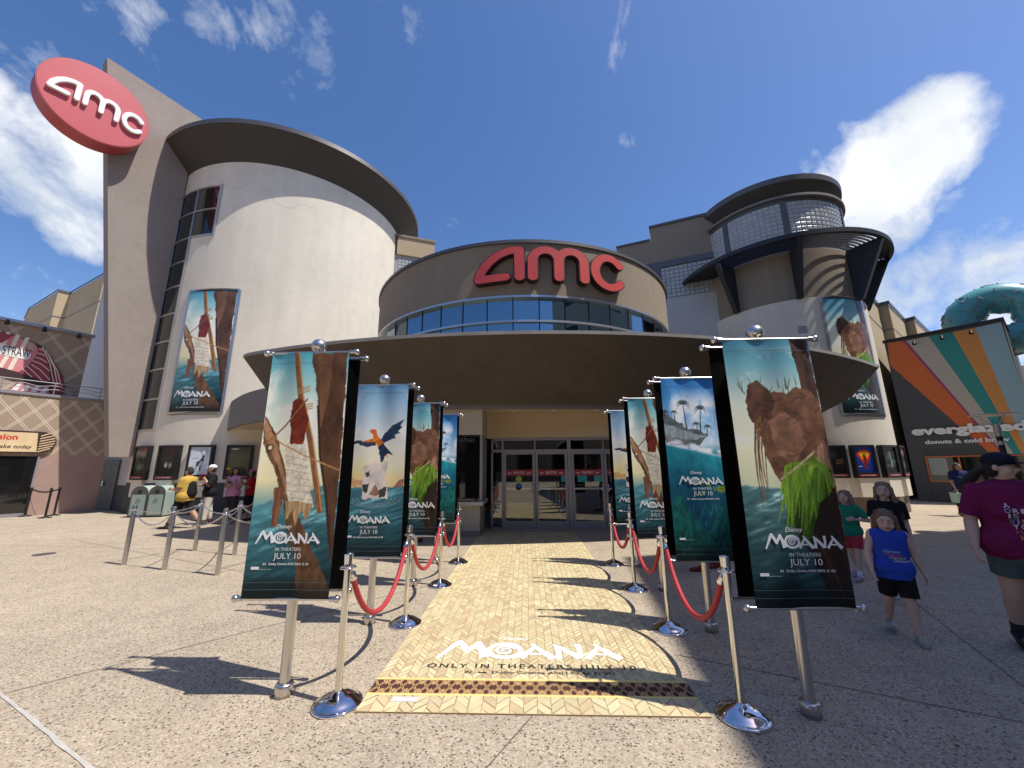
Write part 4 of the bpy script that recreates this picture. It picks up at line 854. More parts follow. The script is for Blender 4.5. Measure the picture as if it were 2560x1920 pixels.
# ================================================================ ROPE STANCHIONS
def make_stanchion():
    r=thing('rope_stanchion','x','stanchion',(0,0,0),'chrome rope stanchions along the carpet')
    MB().lathe([(.168,0),(.170,.010),(.166,.018),(.158,.020),(.150,.022),(.135,.036),(.105,.056),(.07,.070),(.045,.078),(.034,.086),(.026,.088)],n=40).build('base',chrome,r)
    MB().tube([(0,0,.08),(0,0,.90)],.0245,18).build('post',mat('polished_steel_post',(.74,.72,.66),.12,metal=1.),r)
    mb=MB(); mb.lathe([(.0245,.895),(.033,.90),(.033,.905),(.030,.91),(.030,.925),(.034,.985),(.034,.992),(.001,.994)],n=24); mb.build('cap',chrome,r)
    mb=MB(); mb.tube([(.056*math.cos(t_),.056*math.sin(t_),.893) for t_ in np.linspace(0,2*math.pi,25)],.0055,8,caps=False); mb.tube([(-.056,0,.893),(.056,0,.893)],.004,6); mb.tube([(0,-.056,.893),(0,.056,.893)],.004,6); mb.build('hook_ring',chrome,r)
    return r
SP={'left':[(-1.35,3.06),(-1.31,4.48),(-1.24,5.83),(-1.21,7.14)],'right':[(1.40,2.99),(1.42,4.37),(1.43,5.68),(1.44,7.02)]}
wd_=['nearest the camera','second from the camera','third from the camera','farthest from the camera']; st0=None
for sd in SP:
    for i,p in enumerate(SP[sd]):
        lb='chrome domed-base rope stanchion, %s on the %s side of the carpet'%(wd_[i],sd)
        if st0 is None: st0=make_stanchion(); st0['label']=lb; st0.location=(*p,0)
        else: rcopy(st0,(*p,0),rad(17*i),lb)
velvet=mat('red_velvet_rope',(.46,.035,.045),.62,var=.12,vscale=30,bump=.3,bscale=90)
rw=['nearest the camera','middle','farthest from the camera']
for sd in SP:
    for i in range(3):
        a=np.array([*SP[sd][i],.87]); b_=np.array([*SP[sd][i+1],.87]); d=(b_-a)/np.linalg.norm(b_-a); a=a+d*.07; b_=b_-d*.07
        sag=.47-.015*i; n_=34; pts=[]
        for q in np.linspace(-1,1,n_): c_=(math.cosh(1.7*q)-1)/(math.cosh(1.7)-1); p=a+(b_-a)*(q+1)/2; p[2]=a[2]-.02-sag*(1-c_); pts.append(p)
        r=thing('velvet_rope','red velvet rope sagging between stanchions on the %s of the carpet, %s'%(sd,rw[i]),'rope',tuple(pts[n_//2]),'red ropes beside the carpet')
        MB().tube(pts[1:-1],.0215,14).build('rope',velvet,r)
        for e,f_ in ((pts[0],pts[2]),(pts[-1],pts[-3])):
            f_=e+(f_-e)/np.linalg.norm(f_-e)*.075; m_=MB(); m_.tube([e,e+(f_-e)*.15,e+(f_-e)*.3,f_],[.010,.018,.026,.026],14); up_=np.array([e[0],e[1],.893]); m_.tube([e,(e+up_)/2+np.array([.004,0,0]),up_],.005,8); m_.build('rope_end_cap',chrome,r)
# ================================================================ CHAIN BOLLARDS
def make_bollard():
    r=thing('chain_bollard','x','bollard',(0,0,0),'steel chain bollards in front of the poster wall')
    MB().tube([(0,0,0),(0,0,.985),(0,0,1.0)],[.036,.036,.030],18).build('post',mat('brushed_steel',(.55,.53,.50),.3,metal=.95,var=.05),r)
    mb=MB(); mb.lathe([(.040,.90),(.040,.93)],n=18); mb.tube([(-.06,0,.915),(.06,0,.915)],.006,6); mb.build('chain_collar',chrome,r); return r
CB=[(-7.04,6.96),(-6.01,6.64),(-4.85,6.32),(-6.76,8.10),(-5.66,7.74),(-6.35,9.18),(-4.55,7.40),(-5.1,8.9)]
cl_=['leftmost steel chain bollard in front of the trash bins','steel chain bollard second from left in the front row','steel chain bollard nearest the banners in the front row','leftmost steel chain bollard of the middle row','steel chain bollard of the middle row, second from left','steel chain bollard in the back row beside the pink-shirted woman','steel chain bollard hidden behind the front left banner, middle row','steel chain bollard hidden behind the front left banner, back row']
c0=None
for p,l in zip(CB,cl_):
    if c0 is None: c0=make_bollard(); c0['label']=l; c0.location=(*p,0)
    else: rcopy(c0,(*p,0),rad(30),l)
def chain(i,j,sag,label):
    a=np.array([*CB[i],.915]);b_=np.array([*CB[j],.915]); L=np.linalg.norm(b_-a)*1.06; n_=int(L/.034); mb=MB(); pts=[]
    for q in np.linspace(0,1,n_): p=a+(b_-a)*q; p[2]-=sag*4*q*(1-q); pts.append(p)
    for k in range(n_-1):
        c_=(pts[k]+pts[k+1])/2; d=pts[k+1]-pts[k]; d/=np.linalg.norm(d); u=np.cross(d,[0,0,1]); u/=np.linalg.norm(u); w=np.cross(u,d); s_=u if k%2 else w
        mb.tube([c_+d*.026*math.cos(t_)+s_*.012*math.sin(t_) for t_ in np.linspace(0,2*math.pi,9)],.0042,5,caps=False)
    tag(mb.build('steel_chain',chrome),label,'chain','chains between the bollards')
for i,j,s_,l in ((0,1,.24,'deep sagging steel chain joining the two leftmost front bollards'),(0,3,.10,'steel chain from the leftmost front bollard back to the middle row'),(1,2,.2,'sagging steel chain in the front row ending beside the banners'),(1,3,.08,'steel chain from the second front bollard to the middle row'),(3,4,.17,'sagging steel chain between the two left middle-row bollards'),(2,4,.08,'steel chain rising from the third front bollard to the middle row'),(4,5,.08,'steel chain from the middle row up to the back bollard'),(4,6,.18,'steel chain running right from the middle row behind the banner'),(2,6,.2,'steel chain running right from the third front bollard behind the banner'),(5,7,.2,'steel chain running right from the back bollard behind the banner')):
    chain(i,j,s_,l)
# ================================================================ POSTER CASES + BIG POSTERS
def flatart(mb,cols): pass
def poster_panel(name,fr,w,h,art,par,u0=0,v0=0,hh=0.,m_=None):
    nx,ny=art.nx,art.ny; mb=MB(); mb.v=[tuple(map(float,fr(u0+w*u,v0+h*v_,hh))) for u,v_ in zip(art.U.ravel(),art.V.ravel())]
    idx=np.arange(nx*ny).reshape(ny,nx); q=np.stack([idx[:-1,:-1],idx[:-1,1:],idx[1:,1:],idx[1:,:-1]],-1).reshape(-1,4); mb.f=[tuple(int(i) for i in r) for r in q]; mb.m=[0]*len(mb.f); mb.sm=[True]*len(mb.f); mb.c=art.cols(); return mb.build(name,m_ or vgloss,par)
def tangent_frame(cx,cy,R,ang):
    c_,s_=math.cos(rad(ang)),math.sin(rad(ang)); O=np.array([cx+R*c_,cy+R*s_]); T=np.array([-s_,c_]); Nn=np.array([c_,s_]); return lambda u,v_,h:(O[0]+T[0]*u+Nn[0]*h,O[1]+T[1]*u+Nn[1]*h,v_)
def big_poster(kind,cx,cy,R,am,W_p,z0,z1,label):
    fr=frame_cyl(cx,cy,R,am); r=thing('wall_poster',label,'poster',fr(0,(z0+z1)/2,0),'tall framed posters on the curved walls')
    w,h=W_p,z1-z0
    if kind=='canoe': a=art_canoe(110,260,h,w)
    else: a=art_leaf(110,260,h,w)
    mb=MB()
    MB().prism([(-w/2+w*q/8,z0) for q in range(9)]+[(w/2-w*q/8,z1) for q in range(9)],-.02,.002,fr).build('backing_board',black,r)
    poster_panel('poster_print',fr,w-.12,h-.12,a,r,-w/2+.06,z0+.06,.006)
    for a_,b_ in (((-w/2,z0),(w/2,z0)),((w/2,z0),(w/2,z1)),((w/2,z1),(-w/2,z1)),((-w/2,z1),(-w/2,z0))): mb.stroke([tuple(np.array(a_)*(1-q)+np.array(b_)*q) for q in np.linspace(0,1,9)],.10,.0,.018,fr,'butt')
    mb.build('poster_frame',alu,r)
    tw=w*.70; u0=-w*.42 if kind=='canoe' else -w*.34; zt_=z0+h*.125; mb=MB(); movie_title(mb,u0,zt_,tw,lambda u,v_,h_:fr(u,v_,h_+.009),0)
    s_=w/.66; ff=lambda u,v_,h_:fr(u,v_,.010); text_on(mb,'Disney',u0+tw*.4,zt_+.09*s_*1.1,ff,0,height=.03*s_,center=True,shear=.3)
    text_on(mb,'IN THEATERS',u0+tw/2,zt_-.05*s_,ff,0,height=.022*s_,fit=tw*.42,center=True); text_on(mb,'JULY 10',u0+tw/2,zt_-.098*s_,ff,0,height=.040*s_,fit=tw*.42,center=True); text_on(mb,'IN    Dolby Cinema AND REAL D 3D',u0+tw/2,zt_-.135*s_,ff,0,height=.014*s_,fit=tw*.75,center=True)
    mb.build('title_lettering',wht,r)
big_poster('canoe',BX,BY,BR+.02,-89.3,2.12,3.72,8.82,'tall framed poster of a canoe and sail on the big left drum wall')
big_poster('leaf',TX,TY,2.95+.02,-78.6,1.84,3.32,7.75,'tall framed poster with green leaves on the right tower wall')
def mini(kind,seed):
    a=Art(36,54,.7,1.1)
    if kind=='dark': a.grad([(0,(.03,.02,.02)),(.3,(.10,.16,.12)),(.6,(.10,.09,.10)),(.8,(.45,.40,.36)),(1,(.12,.08,.07))]); a.clouds(.1,1,(.45,.42,.38),seed,.5); a.poly([(.3,.35),(.4,.6),(.5,.72),(.6,.58),(.7,.35)],(.05,.05,.05)); a.ell(.5,.3,.3,.3,(.25,.38,.28),.5,.8); a.ell(.8,.93,.12,.10,(.6,.2,.1),.4)
    if kind=='text': 
        a.grad([(0,(.04,.04,.05)),(1,(.10,.09,.10))]); 
        for y in np.linspace(.45,.95,11): a.line([(.3,y),(.9,y)],.03,(.16,.14,.15),.8,seed,60,10)
        a.line([(.5,.75),(.85,.75)],.04,(.35,.1,.1)); a.ell(.45,.36,.13,.22,(.55,.5,.47),.6,tex=.5); a.ell(.7,.34,.13,.22,(.45,.42,.40),.6,tex=.5)
    if kind=='deer':
        a.grad([(0,(.60,.64,.68)),(.5,(.74,.78,.82)),(1,(.62,.68,.73))]); a.clouds(0,1,(.88,.9,.92),seed,.7); c_=(.13,.14,.16)
        a.poly([(.36,.12),(.40,.12),(.40,.30),(.52,.32),(.56,.12),(.60,.12),(.62,.35),(.70,.5),(.70,.62),(.60,.64),(.50,.52),(.36,.45)],c_,.3,3); a.poly([(.45,.30),(.60,.33),(.66,.48),(.55,.48)],(.5,.5,.5),.4,4); a.ell(.66,.66,.07,.09,c_,.3)
        for s_ in (-1,1): a.line([(.66,.70),(.66+s_*.12,.78),(.66+s_*.10,.93)],.022,c_); a.line([(.66+s_*.12,.80),(.66+s_*.22,.86)],.016,c_)
        a.line([(.12,.58),(.45,.58)],.02,(.3,.32,.34))
    if kind=='empty': a.grad([(0,(.20,.19,.10)),(.3,(.30,.29,.18)),(.7,(.33,.32,.22)),(1,(.22,.21,.15))]); a.ell(.28,.93,.25,.05,(.85,.85,.8),.5); a.poly([(0,.28),(.25,.2),(0,.17)],(.8,.6,.1)); a.ell(.7,.05,.3,.4,(.08,.07,.06),.4)
    if kind=='blue':  a.grad([(0,(.04,.12,.38)),(1,(.06,.22,.55))]); a.poly([(.05,.75),(.3,.9),(.7,.9),(.95,.75),(.5,.22)],(.80,.10,.06)); a.poly([(.18,.76),(.34,.84),(.68,.84),(.82,.74),(.5,.36)],(.93,.62,.08)); a.poly([(.42,.15),(.40,.6),(.5,.8),(.6,.6),(.6,.15)],(.38,.10,.07),.5,3); a.line([(.1,.25),(.3,.25)],.03,(.8,.8,.8))
    if kind=='fig':  a.grad([(0,(.02,.03,.03)),(.6,(.07,.10,.10)),(1,(.04,.05,.05))]); a.clouds(.1,.9,(.30,.36,.35),seed,.6); a.line([(.5,.2),(.55,.45),(.48,.7)],.08,(.45,.5,.5),.6,3,40,40); a.ell(.48,.78,.05,.06,(.6,.62,.6),.3); a.line([(.3,.96),(.7,.96)],.02,(.4,.4,.4))
    if kind=='helm': a.grad([(0,(.06,.04,.04)),(1,(.05,.06,.07))]); a.ell(.45,.72,.28,.3,(.14,.16,.17),.5,tex=.5); 
    if kind=='helm':
        for y in (.35,.42,.49): a.line([(.6,y),(.95,y+.05)],.035,(.5,.38,.25),.5)
    return a
def poster_case(cx,cy,R,am,w,z0,z1,kind,seed,label,pl,pw):
    fr=tangent_frame(cx,cy,R,am); r=thing('poster_case',label,'poster case',fr(0,(z0+z1)/2,0),'black wall cases holding movie posters'); dep=.15
    MB().prism([(-w/2,z0),(w/2,z0),(w/2,z1),(-w/2,z1)],-.02,dep-.04,fr).build('case_body',black,r)
    mb=MB(); bw=.075
    mb.prism([(-w/2,z0),(w/2,z0),(w/2,z0+bw+.10),(-w/2,z0+bw+.10)],dep-.04,dep,fr); mb.prism([(-w/2,z1-bw),(w/2,z1-bw),(w/2,z1),(-w/2,z1)],dep-.04,dep,fr)
    for s_ in (-1,1): u0=s_*(w/2-bw/2); mb.prism([(u0-bw/2,z0+bw+.10),(u0+bw/2,z0+bw+.10),(u0+bw/2,z1-bw),(u0-bw/2,z1-bw)],dep-.04,dep,fr)
    fo_=mb.build('case_frame',black,r)
    poster_panel('poster_print',fr,w-2*bw,z1-z0-2*bw-.10,mini(kind,seed),r,-w/2+bw,z0+bw+.10,dep-.036)
    mb=MB(); mb.prism([(-w/2+bw,z0+.055),(w/2-bw,z0+.055),(w/2-bw,z0+.12),(-w/2+bw,z0+.12)],dep,dep+.002,fr); sr=mb.build('red_name_strip',rs,fo_)
    ff=lambda u,v_,h:fr(u,v_,dep+.004); mb=MB(); text_on(mb,'amc THEATRES',0,z0+.07,ff,0,fit=(w-2*bw)*.72,height=.032,center=True,bold=.01); mb.build('name_lettering',sw,r)
    mb=MB(); zb=z0-pl; mb.prism([(-pw/2,zb),(pw/2,zb),(pw/2,z0-.005),(-pw/2,z0-.005)],-.05,dep-.03,fr); mb.build('cream_ledge',stucco,r)
    mb=MB()
gl_=[(-109.2,'dark',3,'black poster case with a dark stormy print, leftmost on the drum wall'),(-95.2,'text',5,'black poster case with two pale faces on a dark print, second from left'),(-82.7,'deer',7,'black poster case with a deer on a pale print, behind the man in yellow'),(-69.4,'empty',9,'black poster case with an empty olive glass front, behind the pink-shirted woman')]
for am,k_,s_,l in gl_: poster_case(BX,BY,BR+.01,am,.86,1.24,2.50,k_,s_,l,.62,.66)
for am,k_,s_,l in ((-106.5,'helm',11,'black poster case with a dark shadowy print, half hidden by the right front banner'),(-89.3,'blue',13,'black poster case with a bright blue, red and yellow print on the tower'),(-70.0,'fig',15,'black poster case with a lone grey figure print on the tower'),(-52,'dark',17,'black poster case seen edge-on at the right side of the tower')): poster_case(TX,TY,2.96,am,.74,1.18,2.27,k_,s_,l,.62,.60)
# ================================================================ TRASH BINS
mint=mat('mint_green_metal',(.38,.47,.41),.5,var=.05); mintd=mat('dark_bin_front',(.07,.075,.07),.5); mintg=mat('grey_green_bin_panel',(.25,.32,.29),.5)
def make_bin(label):
    r=thing('trash_bin',label,'trash bin',(0,0,0),'pair of mint green trash bins')
    w,d,h=.52,.52,1.06; rr=.26
    prof=[(-w/2,.05),(w/2,.05),(w/2,h-rr)]+[(w/2*math.cos(t_),h-rr+rr*math.sin(t_)) for t_ in np.linspace(.15,math.pi-.15,11)]+[(-w/2,h-rr)]
    fr=lambda u,v_,hh:(u,-hh,v_)
    MB().prism(prof,-d/2,d/2,fr).build('bin_body',mint,r)
    MB().prism([(u*.99,max(v_,.06)) for u,v_ in prof],d/2,d/2+.02,fr).build('bin_front',mintd,r)
    MB().prism([(-w/2+.05,.08),(w/2-.05,.08),(w/2-.05,.76),(-w/2+.05,.76)],d/2+.02,d/2+.03,fr).build('front_panel',mintg,r)
    MB().prism([(.07*math.cos(t_),.86+.07*math.sin(t_)) for t_ in np.linspace(0,2*math.pi,18,endpoint=False)],d/2+.02,d/2+.026,fr).build('deposit_hole',black,r)
    mb=MB(); f3=lambda u,v_,hh:(u,-(d/2+.031)-hh,v_)
    for cx,cz,rr_ in ((-.035,.52,.04),(.035,.52,.04),(0,.585,.035)): mb.stroke([(cx+rr_*math.cos(t_),cz+rr_*math.sin(t_)) for t_ in np.linspace(0,5.2,14)],.014,0,.002,f3,'butt')
    mb.build('bin_emblem',mintd,r); MB().bb(-w/2+.02,w/2-.02,-d/2+.03,d/2-.03,0,.05).build('bin_foot',mintd,r); return r
b0=make_bin('left one of two mint green trash bins with a dark rounded front'); b0.location=(-13.58,13.72,0); b0.rotation_euler=(0,0,rad(12)); rcopy(b0,(-13.03,13.80,0),rad(12),'right one of two mint green trash bins, beside the man in yellow')
# ================================================================ LEFT NEIGHBOUR : drinks bar
G3=np.array([-17.78,14.59]); D3=D1; N3=N1
bar=thing('neighbour_bar_building','brown diamond-patterned bar building with an upper terrace at the left edge','building',(-18,14.6,0))
f3=frame_plane(G3,D3,N3)
gran=mat('pinkish_granite_cladding',(.40,.27,.23),.35,var=.12,vscale=4); brnw=mat('diamond_brown_wall',(.37,.28,.20),.85,var=.08)
MB().prism([(-14,0),(1.0,0),(1.0,2.15),(-14,2.15)],-.3,0,f3).build('granite_wall',gran,bar)
MB().prism([(-14,2.15),(1.0,2.15),(1.0,4.36),(-14,4.36)],-.3,0,f3).build('patterned_wall',brnw,bar)
dl=mat('cream_diamond_line',(.66,.56,.41),.85)
def diamonds(fr,s0,s1,z0,z1,w,h,name,par,off=0.):
    mb=MB()
    def cl2(a,b_):
        pts=[a,b_]
        for ax,lim,sg in ((0,s0,1),(0,s1,-1),(1,z0,1),(1,z1,-1)):
            o=[]; 
            ia=(pts[0][ax]-lim)*sg>=0; ib=(pts[1][ax]-lim)*sg>=0
            if not ia and not ib: return None
            if ia!=ib:
                k=(lim-pts[0][ax])/(pts[1][ax]-pts[0][ax]); m_=tuple(pts[0][j]+(pts[1][j]-pts[0][j])*k for j in (0,1)); pts=[pts[0],m_] if ia else [m_,pts[1]]
        return pts
    n_=int((s1-s0)/w)+int((z1-z0)/h)+4; kk_=(z1-z0)/h
    for i in range(-int(kk_)-3,n_):
        for sg in (1,-1):
            for o_,ww in ((0,.026),(.075,.026)):
                x=s0+i*w+o_; a=(x,z0) ; b_=(x+sg*kk_*w,z1)
                if sg<0: a=(x+off,z0); b_=(x+off-kk_*w,z1)
                q=cl2(a,b_)
                if q and math.dist(*q)>.05: mb.stroke(q,ww,0,.001+.0005*sg+.0007*(o_>0),fr,'butt')
    mb.build(name,dl,par)
diamonds(lambda s,z,h:f3(s,z,h+.002),-8,1.0,2.2,4.3,.62,.80,'diamond_pattern',bar)
MB().prism([(-14,4.36),(1.0,4.36),(1.0,4.46),(-14,4.46)],-1.5,.05,f3).build('terrace_slab',alud,bar)
setb=-1.5; f4=lambda s,z,h:f3(s,z,h+setb)
MB().prism([(-14,4.46),(.13,4.46),(.13,7.30),(-14,7.30)],-.3,0,f4).build('upper_wall',brnw,bar)
diamonds(lambda s,z,h:f4(s,z,h+.002),-8,.13,4.5,7.2,1.0,1.25,'diamond_pattern',bar)
MB().prism([(-14,7.30),(.2,7.30),(.2,7.42),(-14,7.42)],-.4,.12,f4).build('roof_coping',alu,bar)
MB().prism([(-14,.12),(-.80,.12),(-.80,2.12),(-14,2.12)],.0,.02,f3).build('shop_window',boothglass,bar)
mb=MB(); mb.prism([(-14,.0),(-.76,.0),(-.76,.12),(-14,.12)],0,.05,f3); mb.prism([(-.80,.12),(-.74,.12),(-.74,2.14),(-.80,2.14)],0,.05,f3); mb.build('window_frame',alud,bar)
rl=MB(); 
for z_,r_,wv in ((4.90,.018,0),(4.76,.014,.035),(4.62,.014,.035)):
    rl.tube([f3(s,z_+wv*math.sin(s*8+z_*3),0.0) for s in np.linspace(-9,1.0,150)],r_,6)
for s in np.arange(-8.3,1.1,1.25): rl.tube([f3(s,4.46,0),f3(s,4.9,0)],.016,6)
tag(rl.build('terrace_railing',alud),'grey terrace railing with wavy bars above the diamond-patterned wall','railing')
# mural sign
mu=thing('striped_mural_sign','large pink, red and cream striped candy-wrapper sign reading STRAW on the brown upper wall','sign',f4(-1.5,6,0))
mcream=mat('mural_cream',(.82,.74,.55),.6); mpink=mat('mural_pink',(.68,.24,.26),.6); mred=mat('mural_red',(.36,.05,.07),.6); mblk=mat('mural_outline',(.05,.02,.02),.6); mwht=mat('mural_label',(.85,.85,.78),.6)
GG=G3+N3*setb
mp=lambda x,y: gpl(x*.1929,760+y*.1929,GG,D3)
def mpoly(mb,pts,h,mi=0): mb.prism([mp(*p) for p in pts],h-.02 if h<.05 else h-.004,h,f4,mi)
mb=MB(); mpoly(mb,[(-900,120),(-400,250),(0,362),(175,405),(440,505),(545,550),(640,655),(735,810),(800,930),(845,1090),(790,1195),(640,1185),(420,1165),(100,1120),(240,1000),(-50,900),(-900,640)],.05); mb.build('sign_board',mblk,mu)
mb=MB(); mpoly(mb,[(-880,135),(0,370),(175,412),(440,512),(480,560),(490,620),(430,720),(330,830),(230,885),(0,822),(-880,620)],.056,0); mb.build('sign_wrapper',mpink,mu)
mb=MB()
for i in range(14):
    x=-820+i*125+30
    mpoly(mb,[(x+120,x*.27+372 if x+120<500 else 0),(x+175,(x+55)*.27+372),(x+60,640),(x-60,x*.24+790+20),(x-120,(x-55)*.24+790+20),(x+10,620)] if x<330 else [(385,492),(435,515),(430,600),(345,600)],.060,0)
mb.build('sign_cream_stripes',mcream,mu)
mb=MB(); mpoly(mb,[(495,565),(545,560),(590,680),(640,850),(650,1020),(545,995),(235,890),(335,835),(435,725),(490,640)],.058,0); mpoly(mb,[(-300,300),(0,372),(170,412),(40,500),(-200,480)],.064,0); mb.build('sign_red_panel',mred,mu)
mb=MB(); mpoly(mb,[(560,560),(645,665),(735,820),(795,940),(835,1090),(795,1180),(650,1175),(690,1020),(680,860),(620,680)],.058,0); mb.build('sign_red_fan',mred,mu)
mb=MB()
for i,(a,b_,c_) in enumerate((((495,585),(520,588),(546,603)),((480,640),(530,650),(578,676)),((455,692),(520,710),(610,762)),((415,735),(530,780),(635,868)),((400,785),(520,860),(640,985)),((345,805),(450,900),(540,992)),((290,845),(340,890),(410,948)),((545,560),(640,770),(690,1030)),((590,600),(700,830),(740,1060)),((620,650),(740,880),(790,1080)))): mb.stroke([mp(*a),mp(*b_),mp(*c_)],.03,.058,.0635,f4,'butt')
mb.build('sign_cream_ribs',mcream,mu)
mb=MB(); mpoly(mb,[(250,1020),(430,1060),(600,1090),(640,1150),(600,1180),(420,1160),(110,1115),(170,1070)],.062,0); mb.build('sign_pink_base',mpink,mu)
mb=MB()
for i in range(4): x=140+i*120; mpoly(mb,[(x+80,1035+i*14),(x+130,1045+i*14),(x+80,1120+i*14),(x+10,1112+i*12)],.066,0)
mb.build('sign_white_stripes',mwht,mu)
mb=MB(); mpoly(mb,[(-700,355),(0,510),(380,622),(400,660),(370,715),(330,725),(0,650),(-700,480)],.068,0); lb_=mb.build('sign_label',mwht,mu)
q0=mp(20,615); q1=mp(375,700); mb=MB(); text_on(mb,'STRAW',q0[0],min(q0[1],q1[1])+.0,lambda u,v_,h:f4(u,v_,.070),0,fit=q1[0]-q0[0],height=.34,shear=-.1,bold=.01); text_on(mb,'THE LAST',q0[0]-2.0,min(q0[1],q1[1]),lambda u,v_,h:f4(u,v_,.070),0,fit=1.75,height=.34,bold=.01); mb.build('sign_lettering',mblk,lb_)
# wooden paddle sign
ps=thing('wooden_plank_sign','long wood-grain sign with black rim, striped rounded end and red and black lettering','sign',f3(-2,2.6,0))
e0,e1=2.22,3.03; zc_=(e0+e1)/2
rp_=[(-7,e0),(-.86,e0)]+[(-.86+.42*math.sin(t_),zc_-.405*math.cos(t_)) for t_ in np.linspace(.1,math.pi-.1,14)]+[(-.86,e1),(-7,e1)]
MB().prism(rp_,.0,.12,f3).build('sign_rim',mblk,ps)
woodm=mat('pale_wood_sign',(.74,.56,.32),.6,var=.2,vscale=3,streak=.2)
MB().prism([(-7,e0+.06),(-.88,e0+.06),(-.95,e1-.06),(-7,e1-.06)],.12,.13,f3).build('sign_plank',woodm,ps)
mb=MB()
for i in range(7):
    o_=-.84+i*.0; z_=e0+.10+i*.095; x1=-.86+.40*math.sqrt(max(0,1-((z_+.05-zc_)/.40)**2)); x0=-.86
    if x1-x0>.06: mb.stroke([(x0,z_-.03),(x1-.02,z_+.10)],.035,.12,.13,f3,'butt')
mb.build('striped_end',woodm,ps)
mb=MB(); P_=gpl(0,1118,G3,D3); ff=lambda u,v_,h:f3(u,v_,.133)
text_on(mb,'decision',-2.27,2.70,ff,0,fit=.88,height=.20,bold=.03); mb.build('sign_red_lettering',mat('sign_red',(.6,.04,.03),.5),ps)
mb=MB(); text_on(mb,"the best",-3.4,2.42,ff,0,fit=.9,height=.15,bold=.015,shear=.2); text_on(mb,"you'll make today",-2.35,2.40,ff,0,fit=1.34,height=.13,bold=.015,shear=.2); mb.build('sign_black_lettering',mblk,ps)
# wall spot lamps
def spot(fr,s,z,label,grp,arm=.45):
    r=thing('spot_lamp',label,'spot lamp',fr(s,z,0),grp); mb=MB(); mb.tube([fr(s,z,0),fr(s,z+.05,arm*.6),fr(s,z,arm)],.018,6); mb.build('lamp_arm',black,r); MB().tube([fr(s,z+.06,arm-.02),fr(s,z-.10,arm+.05)],[.05,.075],12).build('lamp_head',black,r)
for i,(x,y,l) in enumerate(((85,215,'left'),(560,315,'middle'),(1000,405,'right'))):
    s_,z_=mp(x,y); spot(f4,s_,7.22,'black spot lamp on the bar roof edge, %s of three, wire hanging down'%l,'spot lamps on the bar roof edge',.35)
# belt stanchions
def make_belt():
    r=thing('belt_post','x','belt post',(0,0,0),'black retractable-belt posts by the bar'); MB().lathe([(.17,0),(.17,.02),(.06,.05),(.03,.06)],n=24).build('base',black,r); MB().tube([(0,0,.05),(0,0,.97)],.032,14).build('post',black,r); MB().lathe([(.038,.86),(.038,1.0),(.03,1.01)],n=16).build('belt_head',black,r); return r
bps=[((62,1291),'black retractable-belt post against the granite wall, leftmost'),((112,1295),'black retractable-belt post nearest the camera beside the bar'),((134,1289),'black retractable-belt post behind the nearest one by the bar')]
br0=None; pos=[]
for (px,l) in bps:
    g_=gz(*px); pos.append(g_)
    if br0 is None: br0=make_belt(); br0['label']=l; br0.location=(g_[0],g_[1],0)
    else: rcopy(br0,(g_[0],g_[1],0),0,l)
mb=MB(); a=pos[0];b_=pos[2]; n_=12; mb.strip([(a[0]+(b_[0]-a[0])*q,a[1]+(b_[1]-a[1])*q,.93-.12*4*q*(1-q)) for q in np.linspace(0,1,n_)],[(a[0]+(b_[0]-a[0])*q,a[1]+(b_[1]-a[1])*q,.98-.12*4*q*(1-q)) for q in np.linspace(0,1,n_)]); tag(mb.build('queue_belt',black),'black belt strap stretched between the posts by the bar','belt')
# ================================================================ RIGHT NEIGHBOUR : doughnut shop
G2=np.array([18.38,17.72]); D2=np.array([-.606,.795]); N2=np.array([-D2[1],D2[0]]); 
if N2@np.array([-1,-.2])<0: N2=-N2
shop=thing('doughnut_shop_building','charcoal shop building with a fan of orange, cream, teal and blue stripes','shop',(18,17.7,0))
f5=frame_plane(G2,D2,N2); sp_=lambda x,y:gpl(x,y,G2,D2)
char=mat('charcoal_wall_paint',(.075,.078,.082),.8,var=.05); k6=lambda x,y:(1960+x*.3617,700+y*.3617)
SL,SR,ZT=1.22,-2.42,7.44
MB().prism([(SL,0),(SR,0),(SR,ZT),(SL,ZT)],-8,0,f5).build('shop_wall',char,shop)
mb=MB(); mb.prism([(SL+.05,ZT),(SR-.05,ZT),(SR-.05,ZT+.12),(SL+.05,ZT+.12)],-8,.06,f5); mb.build('roof_edge',black,shop)
stripes=[('orange',(.62,.14,.035),[(715,435),(820,422),(1500,1195),(1420,1195),(735,590)]),('purple',(.30,.06,.16),[(820,422),(845,420),(1515,1195),(1500,1195)]),('cream',(.46,.42,.35),[(845,420),(1000,390),(1590,1205),(1515,1195)]),
 ('teal',(.035,.27,.24),[(1000,390),(1165,360),(1659,1230),(1659,1290),(1590,1205)]),('tangerine',(.62,.27,.07),[(1165,360),(1320,330),(1700,1230),(1659,1230)]),('pale_blue',(.30,.46,.50),[(1320,330),(1500,292),(1800,1230),(1700,1230)])]
def clipsz(pl): return clip([tuple(q) for q in pl],SR+.005,SL-.005,.8,ZT-.01)
FX,FZ=None,None
for n_,c_,pg in stripes:
    q=clipsz([sp_(*k6(*p)) for p in pg])
    if len(q)>2: MB().prism(q,0,.004,f5).build(n_+'_stripe',mat('stripe_'+n_,c_,.75,var=.04),shop)
q0=sp_(2280,1087); 
ls=thing('shop_letter_sign','white rounded raised lettering reading everglazed donuts & cold brew on the striped wall','sign',f5(0,3,0))
mir=lambda u,v_,h:f5(-u,v_,h)
mb=MB(); text_on(mb,'everglazed',-q0[0]+.02,2.92,mir,.06,fit=3.26,height=.36,bold=.045,thick=.05); mb.build('large_lettering',white,ls)
q2=sp_(2313,1106); q3=sp_(2525,1098)
